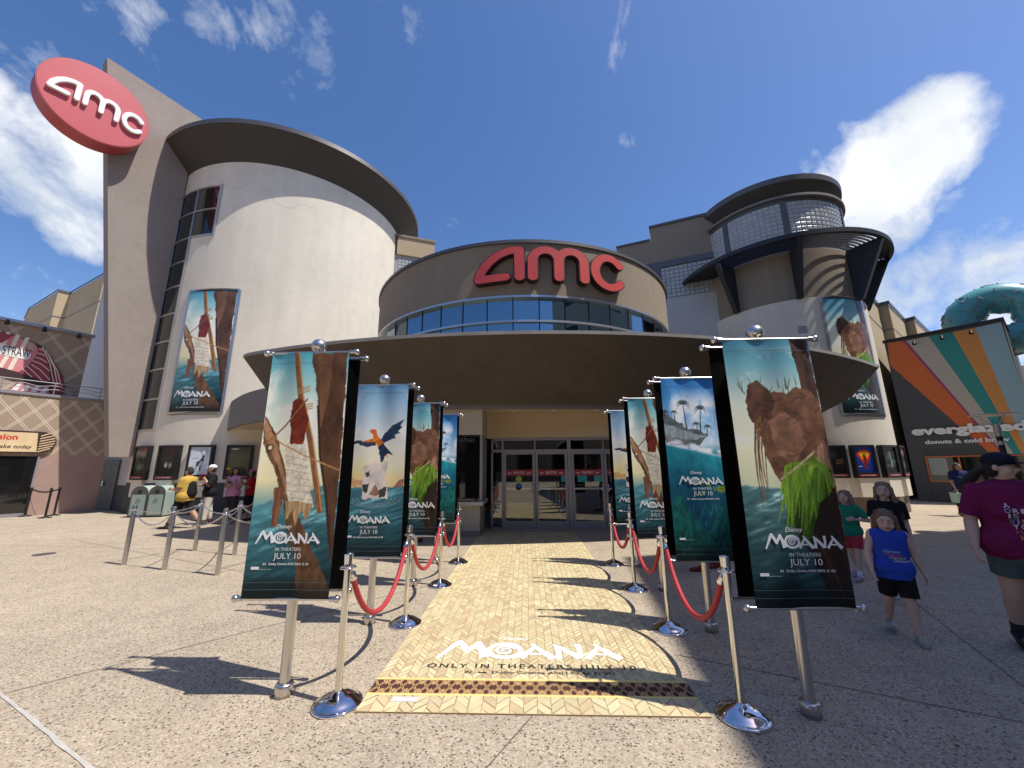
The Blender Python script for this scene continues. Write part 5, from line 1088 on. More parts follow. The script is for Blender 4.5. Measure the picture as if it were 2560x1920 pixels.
mb=MB(); text_on(mb,'donuts & cold brew',-q2[0],2.50,mir,.02,fit=q2[0]-q3[0],height=.17,bold=.03,thick=.04); mb.build('small_lettering',white,ls)
# recessed front with window
wA=sp_(*k6(990,1222)); wB=sp_(*k6(1030,1410)); wT=wA[1]; wBt=.86
MB().prism([(.80,.02),(-2.4,.02),(-2.4,2.3),(.80,2.3)],0,.003,f5).build('shopfront_panel',mat('charcoal_panel',(.055,.058,.06),.7),shop)
orf=mat('orange_window_frame',(.55,.13,.04),.5)
w_=MB().prism([(.72,wBt),(-2.3,wBt),(-2.3,wT),(.72,wT)],.003,.012,f5).build('shop_window',boothglass,shop)
mb=MB()
for a,b_ in (((.72,wBt),(-2.3,wBt)),((.72,wT),(-2.3,wT)),((.70,wBt),(.70,wT)),((-.28,wBt),(-.28,wT)),((-1.3,wBt),(-1.3,wT))): mb.stroke([a,b_],.045,.012,.05,f5,'butt')
mb.build('window_frame',orf,w_)
MB().prism([(.64,wBt+.28),(.10,wBt+.28),(.10,wT-.06),(.64,wT-.06)],.012,.014,f5).build('window_blind',mat('pale_blind',(.30,.33,.30),.5),w_)
mb=MB()
for i in range(5): mb.prism([(.74,.04+i*.155),(-2.3,.04+i*.155),(-2.3,.175+i*.155),(.74,.175+i*.155)],.003,.03,f5)
mb.build('board_cladding',char,shop)
for i,(x,y) in enumerate(((912,442),(1100,405),(1300,368))):
    s_,z_=sp_(*k6(x,y)); spot(f5,s_,z_,'black spot lamp on the striped wall, %s of three'%('left','middle','right')[i],'spot lamps on the striped shop wall',.4)
# giant doughnut on the roof
dn=thing('giant_doughnut','giant teal glazed doughnut with grey sprinkles standing on the shop roof','doughnut sculpture',(22.2,17.5,9))
C_=gy(2497,801,17.8); teal=mat('teal_glaze',(.10,.38,.38),.38,var=.1,vscale=1.2,coat=.5); R1,r1=1.10,.70
dirn=np.array([-C_[0],-C_[1],0]); dirn/=np.linalg.norm(dirn); dirn=np.array([-.70,-.70,.12]); dirn/=np.linalg.norm(dirn)
ux=np.cross([0,0,1],dirn); ux/=np.linalg.norm(ux); uz=np.cross(dirn,ux)
def tor(a,b_,e=0): rr=R1+(r1+e+.06*math.sin(5*a+1.3)*max(0,-math.cos(b_)))*math.cos(b_); return C_+ux*rr*math.cos(a)+uz*rr*math.sin(a)+dirn*(r1*1.0+e)*math.sin(b_)
mb=MB(); na,nb=64,28; vs=[tor(2*math.pi*i/na,2*math.pi*j/nb) for i in range(na) for j in range(nb)]
mb.add(vs,[(i*nb+j,((i+1)%na)*nb+j,((i+1)%na)*nb+(j+1)%nb,i*nb+(j+1)%nb) for i in range(na) for j in range(nb)],0,True); mb.build('glazed_ring',teal,dn)
spm=mat('grey_sprinkle',(.28,.27,.27),.35)
for i in range(80):
    a=rng.rand()*2*math.pi; b_=rng.rand()*math.pi*.95; t_=rng.rand()*math.pi; q=[tor(a+e*math.cos(t_)*.075,b_+e*math.sin(t_)*.15,.012) for e in (-1,0,1)]
    MB().tube(q,.030,7).build('sprinkle',spm,dn)
mb=MB(); mb.tube([C_-uz*2.0,(C_[0],C_[1],7.3)],.12,8); mb.build('support_post',trimm,dn)
# blue-grey building beyond the shop
fb=thing('distant_building','dark blue and grey building beyond the striped shop at the right edge','building',(30,20,0))
q_=gy(2545,950,22.); mb=MB(); mb.bb(q_[0],q_[0]+8,22,30,0,q_[2]); mb.build('building_wall',mat('dark_blue_panel',(.03,.05,.10),.5),fb); q5=gy(2545,915,22.); MB().bb(q_[0]-.1,q_[0]+8,21.9,30,q_[2],q5[2]).build('building_roof',mat('grey_metal_roof',(.3,.33,.37),.5),fb)
# street lamp disc
lp=gz(2545,1340); lx,ly=11.2,9.6
tp=gy(2484,1040,9.6); lx=tp[0]; 
lm=thing('street_lamp','slim street lamp with a flat grey disc top in front of the striped shop','street lamp',(lx,ly,0))
MB().tube([(lx,ly,0),(lx,ly,tp[2]-.28)],.055,14).build('lamp_post',black,lm)
mb=MB(); 
for z_ in (2.05,2.25,2.45): mb.tube([(lx,ly,z_),(lx,ly,z_+.09)],.062,14)
mb.build('post_bands',alu,lm)
MB().lathe([(.02,.0),(.40,.02),(.42,.03),(.40,.04),(.05,.055)],(lx,ly,tp[2]),32).build('lamp_disc',mat('lamp_disc_grey',(.34,.34,.34),.4,metal=.5),lm)
mb=MB(); 
for t_ in range(3): a=t_*2.09+.3; mb.tube([(lx,ly,tp[2]-.30),(lx+.28*math.cos(a),ly+.28*math.sin(a),tp[2]+.01)],.014,6)
mb.tube([(lx,ly,tp[2]-.42),(lx,ly,tp[2]-.28)],[.055,.075],14); mb.build('lamp_struts',alu,lm)
# ================================================================ large building off to the right that throws the shade
Hs=20.; sd_=np.array([-SUN[0],-SUN[1]])/SUN[2]
cor=np.array([1.75,7.57])-sd_*Hs; dA_=np.array([-.11,-.994]); dB_=np.array([.949,.314])
P4=[cor,cor+dB_*27,cor+dB_*27+dA_*17,cor+dA_*17]
ob=thing('tall_plaza_building','tall plain building standing outside the view on the right, shading the plaza','building',(*P4[0],0))
mb=MB(); mb.prism([tuple(p) for p in P4],0,Hs,lambda u,v_,h:(u,v_,h)); mb.build('building_wall',mat('plain_beige_wall',(.42,.38,.33),.9),ob)
mb=MB()
for i in range(4):
    for j in range(5): 
        p=cor+dB_*(2+i*4); n_=np.array([-dB_[1],dB_[0]])*.02; mb.add([(*(p+n_),2+j*3.6),(*(p+n_+dB_*2),2+j*3.6),(*(p+n_+dB_*2),4+j*3.6),(*(p+n_),4+j*3.6)],[(0,1,2,3)])
        p=cor+dA_*(2+i*3.6); n_=np.array([dA_[1],-dA_[0]])*.02; mb.add([(*(p+n_),2+j*3.6),(*(p+n_+dA_*2),2+j*3.6),(*(p+n_+dA_*2),4+j*3.6),(*(p+n_),4+j*3.6)],[(0,1,2,3)])
mb.build('building_windows',winglass,ob)

for nm_,x0,x1,y0,y1,hh,lb_ in (('a',-34,14,-34,-24,15,'long plain building added behind the viewpoint to darken reflections in the glass'),('b',-44,-36,-22,14,11,'plain low building added outside the view on the left to darken reflections')):  # unseen buildings added so the glass reflects dark walls, not bright horizon
    o_=thing('added_plaza_building',lb_,'building',((x0+x1)/2,(y0+y1)/2,0)); MB().bb(x0,x1,y0,y1,0,hh).build('building_wall',mat('dull_brown_wall',(.20,.17,.14),.9,var=.1),o_)
    mb=MB()
    for i in range(int((x1-x0)/4)):
        for j in range(int(hh/4)): mb.add([(x0+1+i*4,y1+.02,1+j*3.8),(x0+3.4+i*4,y1+.02,1+j*3.8),(x0+3.4+i*4,y1+.02,3.4+j*3.8),(x0+1+i*4,y1+.02,3.4+j*3.8)],[(0,1,2,3)])
    mb.build('building_windows',winglass,o_)
# ================================================================ PEOPLE
def remesh(mb,name,mt,par,vox,it=3,dec=None):
    me=D.meshes.new('tmp'); me.from_pydata(mb.v,[],mb.f); ob=D.objects.new('tmp',me); COL.objects.link(ob)
    m_=ob.modifiers.new('r','REMESH'); m_.mode='VOXEL'; m_.voxel_size=vox; m_.use_smooth_shade=True
    s_=ob.modifiers.new('s','SMOOTH'); s_.iterations=it; s_.factor=.5
    dg=bpy.context.evaluated_depsgraph_get(); dg.update(); nm=D.meshes.new_from_object(ob.evaluated_get(dg)); D.objects.remove(ob); D.meshes.remove(me)
    nm.name=name; nm.materials.clear(); nm.materials.append(mt)
    nm.polygons.foreach_set('use_smooth',[True]*len(nm.polygons)); nm.polygons.foreach_set('material_index',[0]*len(nm.polygons))
    o=D.objects.new(name,nm); COL.objects.link(o); setpar(o,par); return o
def cap(mb,a,b,r0,r1,n=14,flat0=False,flat1=False,sq=None):
    a=np.array(a,float);b=np.array(b,float);d=b-a;L=np.linalg.norm(d); d=d/(L+1e-9)
    u=np.cross(d,[0,1,0.01]); u/=np.linalg.norm(u); w=np.cross(d,u); rows=[]
    prof=[]
    if flat0: prof.append((0,r0*.02)); prof.append((0,r0))
    else: prof+=[(-r0*math.cos(t_),max(r0*math.sin(t_),1e-4)) for t_ in np.linspace(0,math.pi/2,6)]
    if flat1: prof+= [(L,r1),(L,r1*.02)]
    else: prof+=[(L+r1*math.sin(t_),max(r1*math.cos(t_),1e-4)) for t_ in np.linspace(0,math.pi/2,6)]
    s1,s2=sq or (1,1); vs=[];fs=[]
    for h,r in prof:
        for k in range(n): t_=2*math.pi*k/n; vs.append(a+d*h+u*r*math.cos(t_)*s1+w*r*math.sin(t_)*s2)
    for i in range(len(prof)-1):
        for k in range(n): p=i*n+k;q=i*n+(k+1)%n; fs.append((p,q,q+n,p+n))
    fs.append(tuple(range(n))[::-1]); fs.append(tuple((len(prof)-1)*n+k for k in range(n))); mb.add(vs,fs,0,True)
def drape(mb,s,u,v_,height,mesh_ob,org,right,up,fwd,mi,fit=None,**k):
    """project lettering onto a garment along fwd"""
    P,f=text2d(s,fit,height,**k); bv=getattr(drape,'c',{}).get(mesh_ob.name)
    if bv is None:
        me=mesh_ob.data; bv=BVHTree.FromPolygons([v.co[:] for v in me.vertices],[tuple(p.vertices) for p in me.polygons]); drape.c=getattr(drape,'c',{}); drape.c[mesh_ob.name]=bv
    vs=[]
    for a,b_ in P:
        p=org+right*(u+a)+up*(v_+b_); h=bv.ray_cast(Vector(p+fwd*.6),Vector(-fwd),1.2)
        q=np.array(h[0])+fwd*.004 if h[0] is not None else p+fwd*.02; vs.append(q)
    mb.add(vs,f,mi)
skinA=mat('skin_light',(.68,.45,.35),.55,var=.05,vscale=20,spec=.35); skinB=mat('skin_tan',(.46,.26,.17),.55,var=.05,vscale=20,spec=.35)
eyew=mat('eye_white',(.75,.73,.70),.3); iris=mat('eye_dark',(.05,.04,.035),.2); lipm=mat('lip_red',(.42,.14,.13),.5)
def hairm(n,c): return mat('hair_'+n,c,.55,var=.35,vscale=60,bump=.8,bscale=160)
HB=hairm('light_brown',(.23,.14,.08)); HD=hairm('dark',(.03,.02,.016)); HBL=hairm('blond',(.28,.19,.11))
def cl(n,c,**k): return mat('cloth_'+n,c,.85,var=.10,vscale=9,bump=.35,bscale=18,spec=.2,**k)
def person(label,loc,face,H,b=1.,hs=1.,legs=((6,6),(-6,8)),arms=None,hy=0,hp=0,skin=skinA,hair=HD,hairlen=0.,shirt=None,sleeve=.5,shirtlen=.47,pants=None,plen=.3,shoes=None,sock=None,vox=.012,cap_=None,capback=False,belly=0.,lean=0.,female=False,pony=False,skirt=False,group=None,glasses=False,clog=False,hairpart='long'):
    r=thing('person',label,'person',(0,0,0),group); h=H
    B=MB(); X=lambda x,f,z:np.array([x,-f,z])*1.
    LT,LS,LU,LF=.245*h,.235*h,.165*h,.145*h
    # legs
    J={}
    for s,(th,kb) in zip((1,-1),legs):
        hip=X(s*.052*h*b**.5,0,.50*h); a=rad(th); kn=hip+X(s*.006*h,math.sin(a),-math.cos(a))*LT*np.array([1,1,1]); a2=rad(th-kb); an=kn+X(0,math.sin(a2),-math.cos(a2))*LS; J[s]=[hip,kn,an,a2]
    dz=.045*h-min(J[1][2][2],J[-1][2][2])
    for s in (1,-1):
        for k in range(3): J[s][k]=J[s][k]+np.array([0,0,dz])
    Z=lambda z:z*h+dz
    lw=b**.8
    for s in (1,-1):
        hip,kn,an,a2=J[s]; cap(B,hip,kn,.052*h*lw,.034*h*lw); mid=kn+(an-kn)*.32+X(0,-.008*h,0); cap(B,kn,mid,.034*h*lw,.033*h*lw); cap(B,mid,an,.033*h*lw,.019*h*lw**.5)
        lift=max(0,an[2]-.05*h); pit=-min(lift*2.2/h*1.2,.9)
        toe=an+X(s*.008*h,.095*h*math.cos(pit),-.028*h+.095*h*math.sin(pit)); heel=an+X(0,-.022*h,-.022*h); cap(B,heel,toe,.02*h,.017*h,sq=(1.25,.75)); J[s]+= [toe,heel]
    # torso
    lean_=rad(lean); LX=lambda x,f,z: X(x,f+math.tan(lean_)*(z-.5*h),z+dz)
    tw=.92 if female else 1.
    cap(B,LX(-.035*h*b,0,.53*h),LX(.035*h*b,0,.53*h),.070*h*b,.070*h*b); cap(B,LX(0,0,.55*h),LX(0,.0,.64*h),.075*h*b*tw,.072*h*b*tw,sq=(1.15,.85))
    cap(B,LX(0,.0,.62*h),LX(0,0,.75*h),.074*h*b*tw,.078*h*b,sq=(1.2,.82)); cap(B,LX(-.075*h*b**.6,0,.79*h),LX(.075*h*b**.6,0,.79*h),.042*h*b**.5,.042*h*b**.5)
    cap(B,LX(-.03*h,0,.80*h),LX(0,.003*h,.835*h),.045*h,.035*h); cap(B,LX(.03*h,0,.80*h),LX(0,.003*h,.835*h),.045*h,.035*h)
    if belly: cap(B,LX(0,.03*h,.56*h),LX(0,.035*h,.66*h),.08*h*b*belly,.07*h*b*belly,sq=(1.15,.9))
    # head
    hc=LX(0,.012*h,(1-.068*hs)*h-.0*h); nk=LX(0,.0,.83*h); cap(B,nk,hc+np.array([0,.008*h,-.035*h*hs]),.031*h*(.9 if hs>1 else 1),.030*h*(.95 if hs>1 else 1.))
    M_=Matrix.Rotation(rad(hy),3,'Z')@Matrix.Rotation(rad(hp),3,'X'); k=h*hs
    HP=lambda x,f,z:hc+np.array(M_@Vector((x*k,-f*k,z*k)))
    def ell(mb,x,f,z,rx,rf,rz,n=20):
        m2=MB(); m2.ball((0,0,0),1,n); vs=[HP(x+v[0]*rx,f-v[1]*rf,z+v[2]*rz) for v in m2.v]; mb.add(vs,m2.f,0,True)
    ell(B,0,-.004,.008,.047,.057,.060); ell(B,0,.008,-.022,.038,.042,.045); ell(B,0,.024,-.050,.020,.022,.018,12); ell(B,0,.030,-.004,.036,.022,.034)
    cap(B,HP(0,.050,.006),HP(0,.062,-.016),.0062*k,.0095*k,10); 
    for s in (1,-1): cap(B,HP(s*.006,.055,-.018),HP(s*.010,.053,-.018),.006*k,.005*k,8); ell(B,s*.049,-.006,-.006,.006,.012,.018,10); ell(B,s*.024,.036,-.022,.016,.014,.016,10)
    ell(B,0,.050,-.034,.016,.006,.005,10)
    # arms + hands
    arms=arms or {1:((.12,.0,-1),(.10,.2,-1)),-1:((.12,.0,-1),(.10,.2,-1))}; AR={}
    for s in (1,-1):
        ud,fd=arms[s]; ud=X(ud[0]*s,ud[1],ud[2]); fd=X(fd[0]*s,fd[1],fd[2]); ud/=np.linalg.norm(ud); fd/=np.linalg.norm(fd)
        sh=LX(s*.098*h*b**.55,0,.795*h); el=sh+ud*LU; wr=el+fd*LF; aw=b**.7
        cap(B,sh,el,.033*h*aw,.0235*h*aw); cap(B,el,el+fd*LF*.35,.0235*h*aw,.0245*h*aw); cap(B,el+fd*LF*.35,wr,.0245*h*aw,.0135*h*aw**.6); AR[s]=(sh,el,wr,ud,fd)
        pd=fd+X(0,.15,-.1); pd/=np.linalg.norm(pd); side=np.cross(pd,np.array([1.,0,0])*s); 
        if np.linalg.norm(side)<.3: side=np.cross(pd,[0,0,1.])
        side/=np.linalg.norm(side); nrm=np.cross(pd,side); ps_=wr+pd*.030*h; 
        for q in (-1,-.33,.33,1): cap(B,wr+pd*.006*h+side*q*.006*h,wr+pd*.048*h+side*q*.0155*h,.0085*h,.0080*h,8)
        for q,L in ((-1,.032),(-.33,.040),(.33,.043),(1,.037)):
            p0=wr+pd*.048*h+side*q*.0165*h; inn=X(-s,0,0); p1=p0+(pd*.93+inn*.28+side*q*.08)*L*.55*h; p2=p1+(pd*.7+inn*.7)*L*.48*h; cap(B,p0,p1,.0062*h,.0058*h,8); cap(B,p1,p2,.0058*h,.0048*h,8)
        tfwd=side if (side@X(0,1,0))>0 else -side
        t0=wr+pd*.014*h+tfwd*.012*h; t1=t0+(pd*.55+tfwd*.75)*.028*h; t2=t1+(pd*.9+tfwd*.25)*.022*h; cap(B,t0,t1,.0085*h,.0070*h,8); cap(B,t1,t2,.0070*h,.0058*h,8)
    body=remesh(B,'body',skin,r,vox,2)
    # face details
    mb=MB(); mi=MB()
    for s in (1,-1):
        ell(mb,s*.0180,.0500,.003,.0075,.0040,.0034,10); ell(mi,s*.0175,.0532,.003,.0040,.0018,.0034,8)
    mb.build('eye_whites',eyew,body); mi.build('irises',iris,body)
    mb=MB(); ell(mb,0,.0545,-.0335,.0145,.0035,.0040,10); mb.build('lips',lipm,body)
    mb=MB()
    for s in (1,-1): mb.tube([HP(s*.008,.0555,.0155),HP(s*.018,.0560,.0180),HP(s*.028,.0500,.0155)],[.0016*k,.0024*k,.0012*k],6)
    mb.build('eyebrows',hair,body)
    if glasses:
        mb=MB()
        for s in (1,-1): mb.tube([HP(s*.020+.0145*math.cos(t_),.064,.002+.0125*math.sin(t_)) for t_ in np.linspace(0,2*math.pi,17)],.0016*k,6,caps=False); mb.tube([HP(s*.034,.062,.005),HP(s*.050,.0,.004)],.0013*k,6)
        mb.tube([HP(-.006,.064,.004),HP(.006,.064,.004)],.0014*k,6); mb.build('glasses',black,r)
    # hair
    Hm=MB(); ell(Hm,0,-.010,.018,.0515,.058,.058); ell(Hm,0,-.022,-.008,.0505,.046,.050)
    if hairlen>0:
        n_=9
        for i in range(n_):
            a=rad(-100+200*i/(n_-1)); x=math.sin(a)*.050; f_=-.006-math.cos(a)*.052; 
            if hairlen>.3 or abs(a)<1.5: 
                L=hairlen*(1-.15*abs(math.sin(a*3))); fl=.010+.02*math.sin(i*2.1); cap(Hm,HP(x*.95,f_*.9,.02),HP(x*1.10,f_*1.02+.006,-.06),.016*k,.014*k,8); cap(Hm,HP(x*1.10,f_*1.02+.006,-.06),HP(x*1.25+fl*.4,f_*.85+fl*.3,-.06-L*.12),.0145*k,.011*k,8); cap(Hm,HP(x*1.25+fl*.4,f_*.85+fl*.3,-.06-L*.12),HP(x*1.2+fl,f_*.8,-.06-L*.24),.011*k,.004*k,8)
    if pony:
        pts=[HP(0,-.060,-.01),HP(-.0,-.10,-.035),HP(.005,-.135,-.075),HP(-.0,-.16,-.125),HP(.01,-.17,-.17)]; rs_=[.014,.024,.027,.021,.006]
        for i in range(4): cap(Hm,pts[i],pts[i+1],rs_[i]*k,rs_[i+1]*k)
    ho=remesh(Hm,'hair',hair,r,vox*.9,1)
    if hairlen>.3 and vox<.01:
        mb=MB(); rr=np.random.RandomState(int(h*100))
        for i in range(150):
            a=rad(-112+224*rr.rand()); x=math.sin(a)*.053; f_=-.006-math.cos(a)*.055; L=hairlen*(.8+.35*rr.rand()); fl=.012*rr.randn(); tp=.03+.03*rr.rand()
            mb.tube([HP(x*.35,f_*.45,.072),HP(x*.86,f_*.88,tp),HP(x*1.22+fl*.2,f_*1.04+.006,-.05),HP(x*1.38+fl*.6,f_*.92+fl*.4,-.06-L*.12),HP(x*1.3+fl*1.2,f_*.85+fl,-.06-L*.25)],[.0012*k,.0018*k,.0018*k,.0016*k,.0006*k],5,caps=False)
        mb.build('hair_strands',hair,ho)
    # shirt
    if shirt:
        S_=MB(); e=.011*h; wv=1.0
        cap(S_,LX(-.075*h*b**.6,0,.79*h),LX(.075*h*b**.6,0,.79*h),.042*h*b**.5+e*.8,.042*h*b**.5+e*.8); cap(S_,LX(0,0,.62*h),LX(0,0,.76*h),.076*h*b*tw+e,.078*h*b+e,sq=(1.24,.86))
        cap(S_,LX(0,0,shirtlen*h),LX(0,0,.66*h),.088*h*b+e,.078*h*b*tw+e,flat0=True,sq=(1.14,.88),n=24)
        zz=max(.53,shirtlen+.055); cap(S_,LX(-.035*h*b,0,zz*h),LX(.035*h*b,0,zz*h),.070*h*b+.021*h,.070*h*b+.021*h,sq=(1,1))
        if belly: cap(S_,LX(0,.028*h,max(shirtlen,.50)*h),LX(0,.035*h,.66*h),.085*h*b*belly+e*.6,.072*h*b*belly+e,flat0=True,sq=(1.15,.9))
        if female and b>1.05:
            for s in (1,-1): cap(S_,LX(s*.035*h,.055*h,.70*h),LX(s*.037*h,.052*h,.705*h),.048*h*b,.045*h*b)
        elif female and hs<1.1:
            for s in (1,-1): cap(S_,LX(s*.03*h,.04*h,.715*h),LX(s*.03*h,.04*h,.72*h),.034*h,.034*h)
        cap(S_,LX(-.028*h,0,.80*h),LX(-.006*h,0,.822*h),.047*h+e*.3,.036*h+e*.3); cap(S_,LX(.028*h,0,.80*h),LX(.006*h,0,.822*h),.047*h+e*.3,.036*h+e*.3)
        if sleeve>0:
            for s in (1,-1):
                sh,el,wr,ud,fd=AR[s]; aw=b**.7; cap(S_,sh,sh+ud*LU*min(sleeve,1),.034*h*aw+e,(.028*h*aw+e*1.5),flat1=True)
                if sleeve>1: cap(S_,el,el+fd*LF*(sleeve-1),.030*h*aw+e,.022*h*aw+e,flat1=True)
        so_=remesh(S_,'shirt',shirt,r,vox*.9,2)
    # trousers / shorts / skirt
    if pants:
        Q=MB(); e=.009*h; cap(Q,LX(-.035*h*b,0,.53*h),LX(.035*h*b,0,.53*h),.070*h*b+e,.070*h*b+e); cap(Q,LX(0,0,.50*h),LX(0,0,.585*h),.078*h*b+e,.074*h*b+e,sq=(1.12,.88),flat1=True)
        for s in (1,-1):
            hip,kn,an,a2,toe,heel=J[s]; tl=.5-plen; 
            if plen>=.26: e_=hip+(kn-hip)*min(1,tl/.245); cap(Q,hip,e_,.054*h*lw+e,.045*h*lw+e*(1.5),flat1=True)
            else: cap(Q,hip,kn,.054*h*lw+e,.040*h*lw+e); e_=kn+(an-kn)*min(1,(tl-.245)/.235); cap(Q,kn,e_,.040*h*lw+e,.030*h*lw+e,flat1=True)
        if skirt: cap(Q,LX(0,0,.30*h),LX(0,0,.56*h),.115*h*b,.075*h*b,flat0=True)
        po=remesh(Q,'trousers' if plen<.2 else ('skirt' if skirt else 'shorts'),pants,r,vox*.9,2)
    if shoes:
        for s in (1,-1):
            hip,kn,an,a2,toe,heel=J[s]; F_=MB(); cap(F_,heel+X(0,-.004*h,0),toe+X(0,.010*h,-.002*h),.026*h,.024*h,sq=(1.25,.80)); cap(F_,heel+X(0,0,.008*h),an+X(0,.018*h,-.008*h),.025*h,.023*h)
            if clog: cap(F_,an+X(0,.05*h,-.022*h),toe+X(0,.006*h,.002*h),.029*h,.026*h,sq=(1.3,.85))
            remesh(F_,'shoe',shoes,r,vox*.8,1)
            if sock: 
                K_=MB(); cap(K_,an+X(0,0,-.01*h),an+(kn-an)*.28,.024*h*lw**.5,.027*h*lw**.5,flat1=True); K_.build('sock',sock,r)
    if cap_:
        C2=MB(); ell(C2,0,-.005,.034,.057,.066,.048); 
        co=remesh(C2,'cap_crown',cap_,r,vox*.8,1); sgn=-1 if capback else 1
        V=[]; n_=14
        for zz in (.026,.031):
            for t_ in np.linspace(-1,1,n_): V.append(HP(.052*math.sin(t_*1.35),sgn*(.050*math.cos(t_*1.35)*.75+.0),zz)); V.append(HP(.046*math.sin(t_*1.35),sgn*(.045+.060*math.cos(t_*1.2)),zz-.012*(1-.4*t_*t_)))
        q=2*n_; fs=[]
        for i in range(n_-1): fs+=[(2*i,2*i+1,2*i+3,2*i+2),(q+2*i+2,q+2*i+3,q+2*i+1,q+2*i),(2*i+1,q+2*i+1,q+2*i+3,2*i+3)]
        MB().add(V,fs,0,True).build('cap_brim',cap_,r)
    r['_tmp']=1; del r['_tmp']
    return dict(root=r,J=J,AR=AR,LX=LX,HP=HP,shirt=so_ if shirt else None,k=k,X=X,h=h,body=body)
def place(P,loc,face): P['root'].location=(loc[0],loc[1],0); P['root'].rotation_euler=(0,0,rad(face)); return P
ylw=cl('mustard',(.55,.36,.08)); blkc=cl('black',(.015,.015,.017)); chr_=cl('charcoal',(.05,.05,.055)); offw=cl('off_white',(.62,.58,.50)); pnk=cl('pink',(.72,.32,.48)); redc=cl('red',(.50,.02,.03)); gry=cl('dark_grey',(.045,.045,.05)); grn=cl('green',(.02,.25,.15)); blu=cl('royal_blue',(.03,.08,.50)); mar=cl('maroon',(.19,.014,.075)); gsh=cl('grey_green',(.10,.13,.13)); nvy=cl('navy',(.02,.03,.10)); corl=cl('coral',(.45,.05,.07)); capm=cl('dark_cap',(.015,.017,.028)); wcap=cl('white_cap',(.75,.74,.70)); pcap=cl('pink_cap',(.60,.12,.30))
shB=mat('black_shoe',(.015,.015,.015),.5); shW=mat('white_shoe',(.6,.6,.58),.6); clogm=mat('grey_clog',(.33,.35,.31),.5,var=.4,vscale=60); lilac=mat('lilac_clog',(.38,.28,.42),.5); skw=mat('white_sock',(.75,.75,.75),.8)
# man in mustard shirt walking left with a phone
P=person('man in a mustard shirt and black shorts walking left, looking at his phone','',0,1.70,b=1.28,belly=1.0,legs=((26,4),(-24,18)),arms={1:((.12,.15,-1),(-.15,1,.10)),-1:((.12,.15,-1),(-.15,1,.06))},skin=skinB,hair=HD,shirt=ylw,sleeve=.75,shirtlen=.46,pants=blkc,plen=.29,shoes=shB,sock=mat('black_sock',(.02,.02,.02),.8),vox=.014,hp=14)
sh,el,wr,ud,fd=P['AR'][1]; mb=MB(); c_=(P['AR'][1][2]+P['AR'][-1][2])/2+P['X'](0,.06,.03); mb.box(c_,(.075,.15,.012)); tag(mb.build('phone',black),'black phone held by the man in mustard','phone'); ph=D.objects['phone']
bp_=MB(); cap(bp_,P['LX'](0,-.15,.58*1.7),P['LX'](0,-.14,.72*1.7),.13,.10,sq=(1.2,.8)); bpk=remesh(bp_,'backpack',blkc,P['root'],.014,2); bpk.parent=None; bpk.matrix_parent_inverse=Matrix.Identity(4); tag(bpk,'black backpack on the back of the man in mustard','backpack')
st_=MB(); 
for s in (1,-1): st_.tube([P['LX'](s*.10,-.10,.80*1.7),P['LX'](s*.105,.03,.835*1.7),P['LX'](s*.11,.135,.76*1.7),P['LX'](s*.15,.10,.66*1.7),P['LX'](s*.16,-.08,.60*1.7)],.018,8)
so2=st_.build('strap',blkc,bpk)
place(P,(-9.66,10.98),-92); 
for o in (ph,bpk): o.location=P['root'].location; o.rotation_euler=P['root'].rotation_euler
# person in white cap drinking
P=person('person in black T-shirt and white cap drinking from a dark red cup','',0,1.70,b=1.18,legs=((8,4),(-8,6)),arms={1:((.25,.35,-.9),(-.55,.45,.95)),-1:((.18,.05,-1),(-.2,.75,.15))},skin=skinB,hair=HD,shirt=blkc,sleeve=.95,shirtlen=.45,pants=offw,plen=.06,shoes=shB,vox=.014,cap_=wcap,hy=-15)
w_=P['AR'][1][2]+P['X'](-.03,.02,.09); cup=MB().tube([w_+P['X'](-.06,.08,-.12),w_+P['X'](.03,.03,.05)],[.03,.045],14).build('cup',mat('dark_red_cup',(.22,.01,.02),.4)); tag(cup,'dark red cup held by the person in the white cap','cup')
place(P,(-9.62,11.75),-38); cup.location=P['root'].location; cup.rotation_euler=P['root'].rotation_euler
# woman in pink
P=person('woman in a pink sleeveless top and dark trousers holding a phone','',0,1.63,b=1.05,female=True,legs=((4,3),(-5,6)),arms={1:((.22,.1,-1),(-.55,.8,.25)),-1:((.28,.05,-1),(-.65,.75,.15))},skin=skinB,hair=HD,hairlen=.35,shirt=pnk,sleeve=0,shirtlen=.47,pants=gry,plen=.06,shoes=shW,vox=.014,hy=50)
w_=(P['AR'][1][2]+P['AR'][-1][2])/2+P['X'](0,.05,.06); p_=MB().box(w_,(.07,.03,.14)).build('phone',black); tag(p_,'small dark phone held by the woman in pink','phone')
bk=MB(); cap(bk,P['LX'](0,-.13,.60*1.63),P['LX'](0,-.12,.74*1.63),.11,.09,sq=(1.2,.8)); bk_=remesh(bk,'backpack',blkc,P['root'],.014,2); bk_.parent=None; bk_.matrix_parent_inverse=Matrix.Identity(4); tag(bk_,'black backpack on the woman in pink','backpack')
sx=MB(); 
for s in (1,-1): sx.tube([P['LX'](s*.09,-.08,.80*1.63),P['LX'](s*.09,.03,.83*1.63),P['LX'](s*.10,.10,.77*1.63),P['LX'](s*.13,.06,.66*1.63),P['LX'](s*.13,-.05,.62*1.63)],.016,8)
sx.build('strap',blkc,bk_)
place(P,(-9.12,12.05),8)
for o in (p_,bk_): o.location=P['root'].location; o.rotation_euler=P['root'].rotation_euler
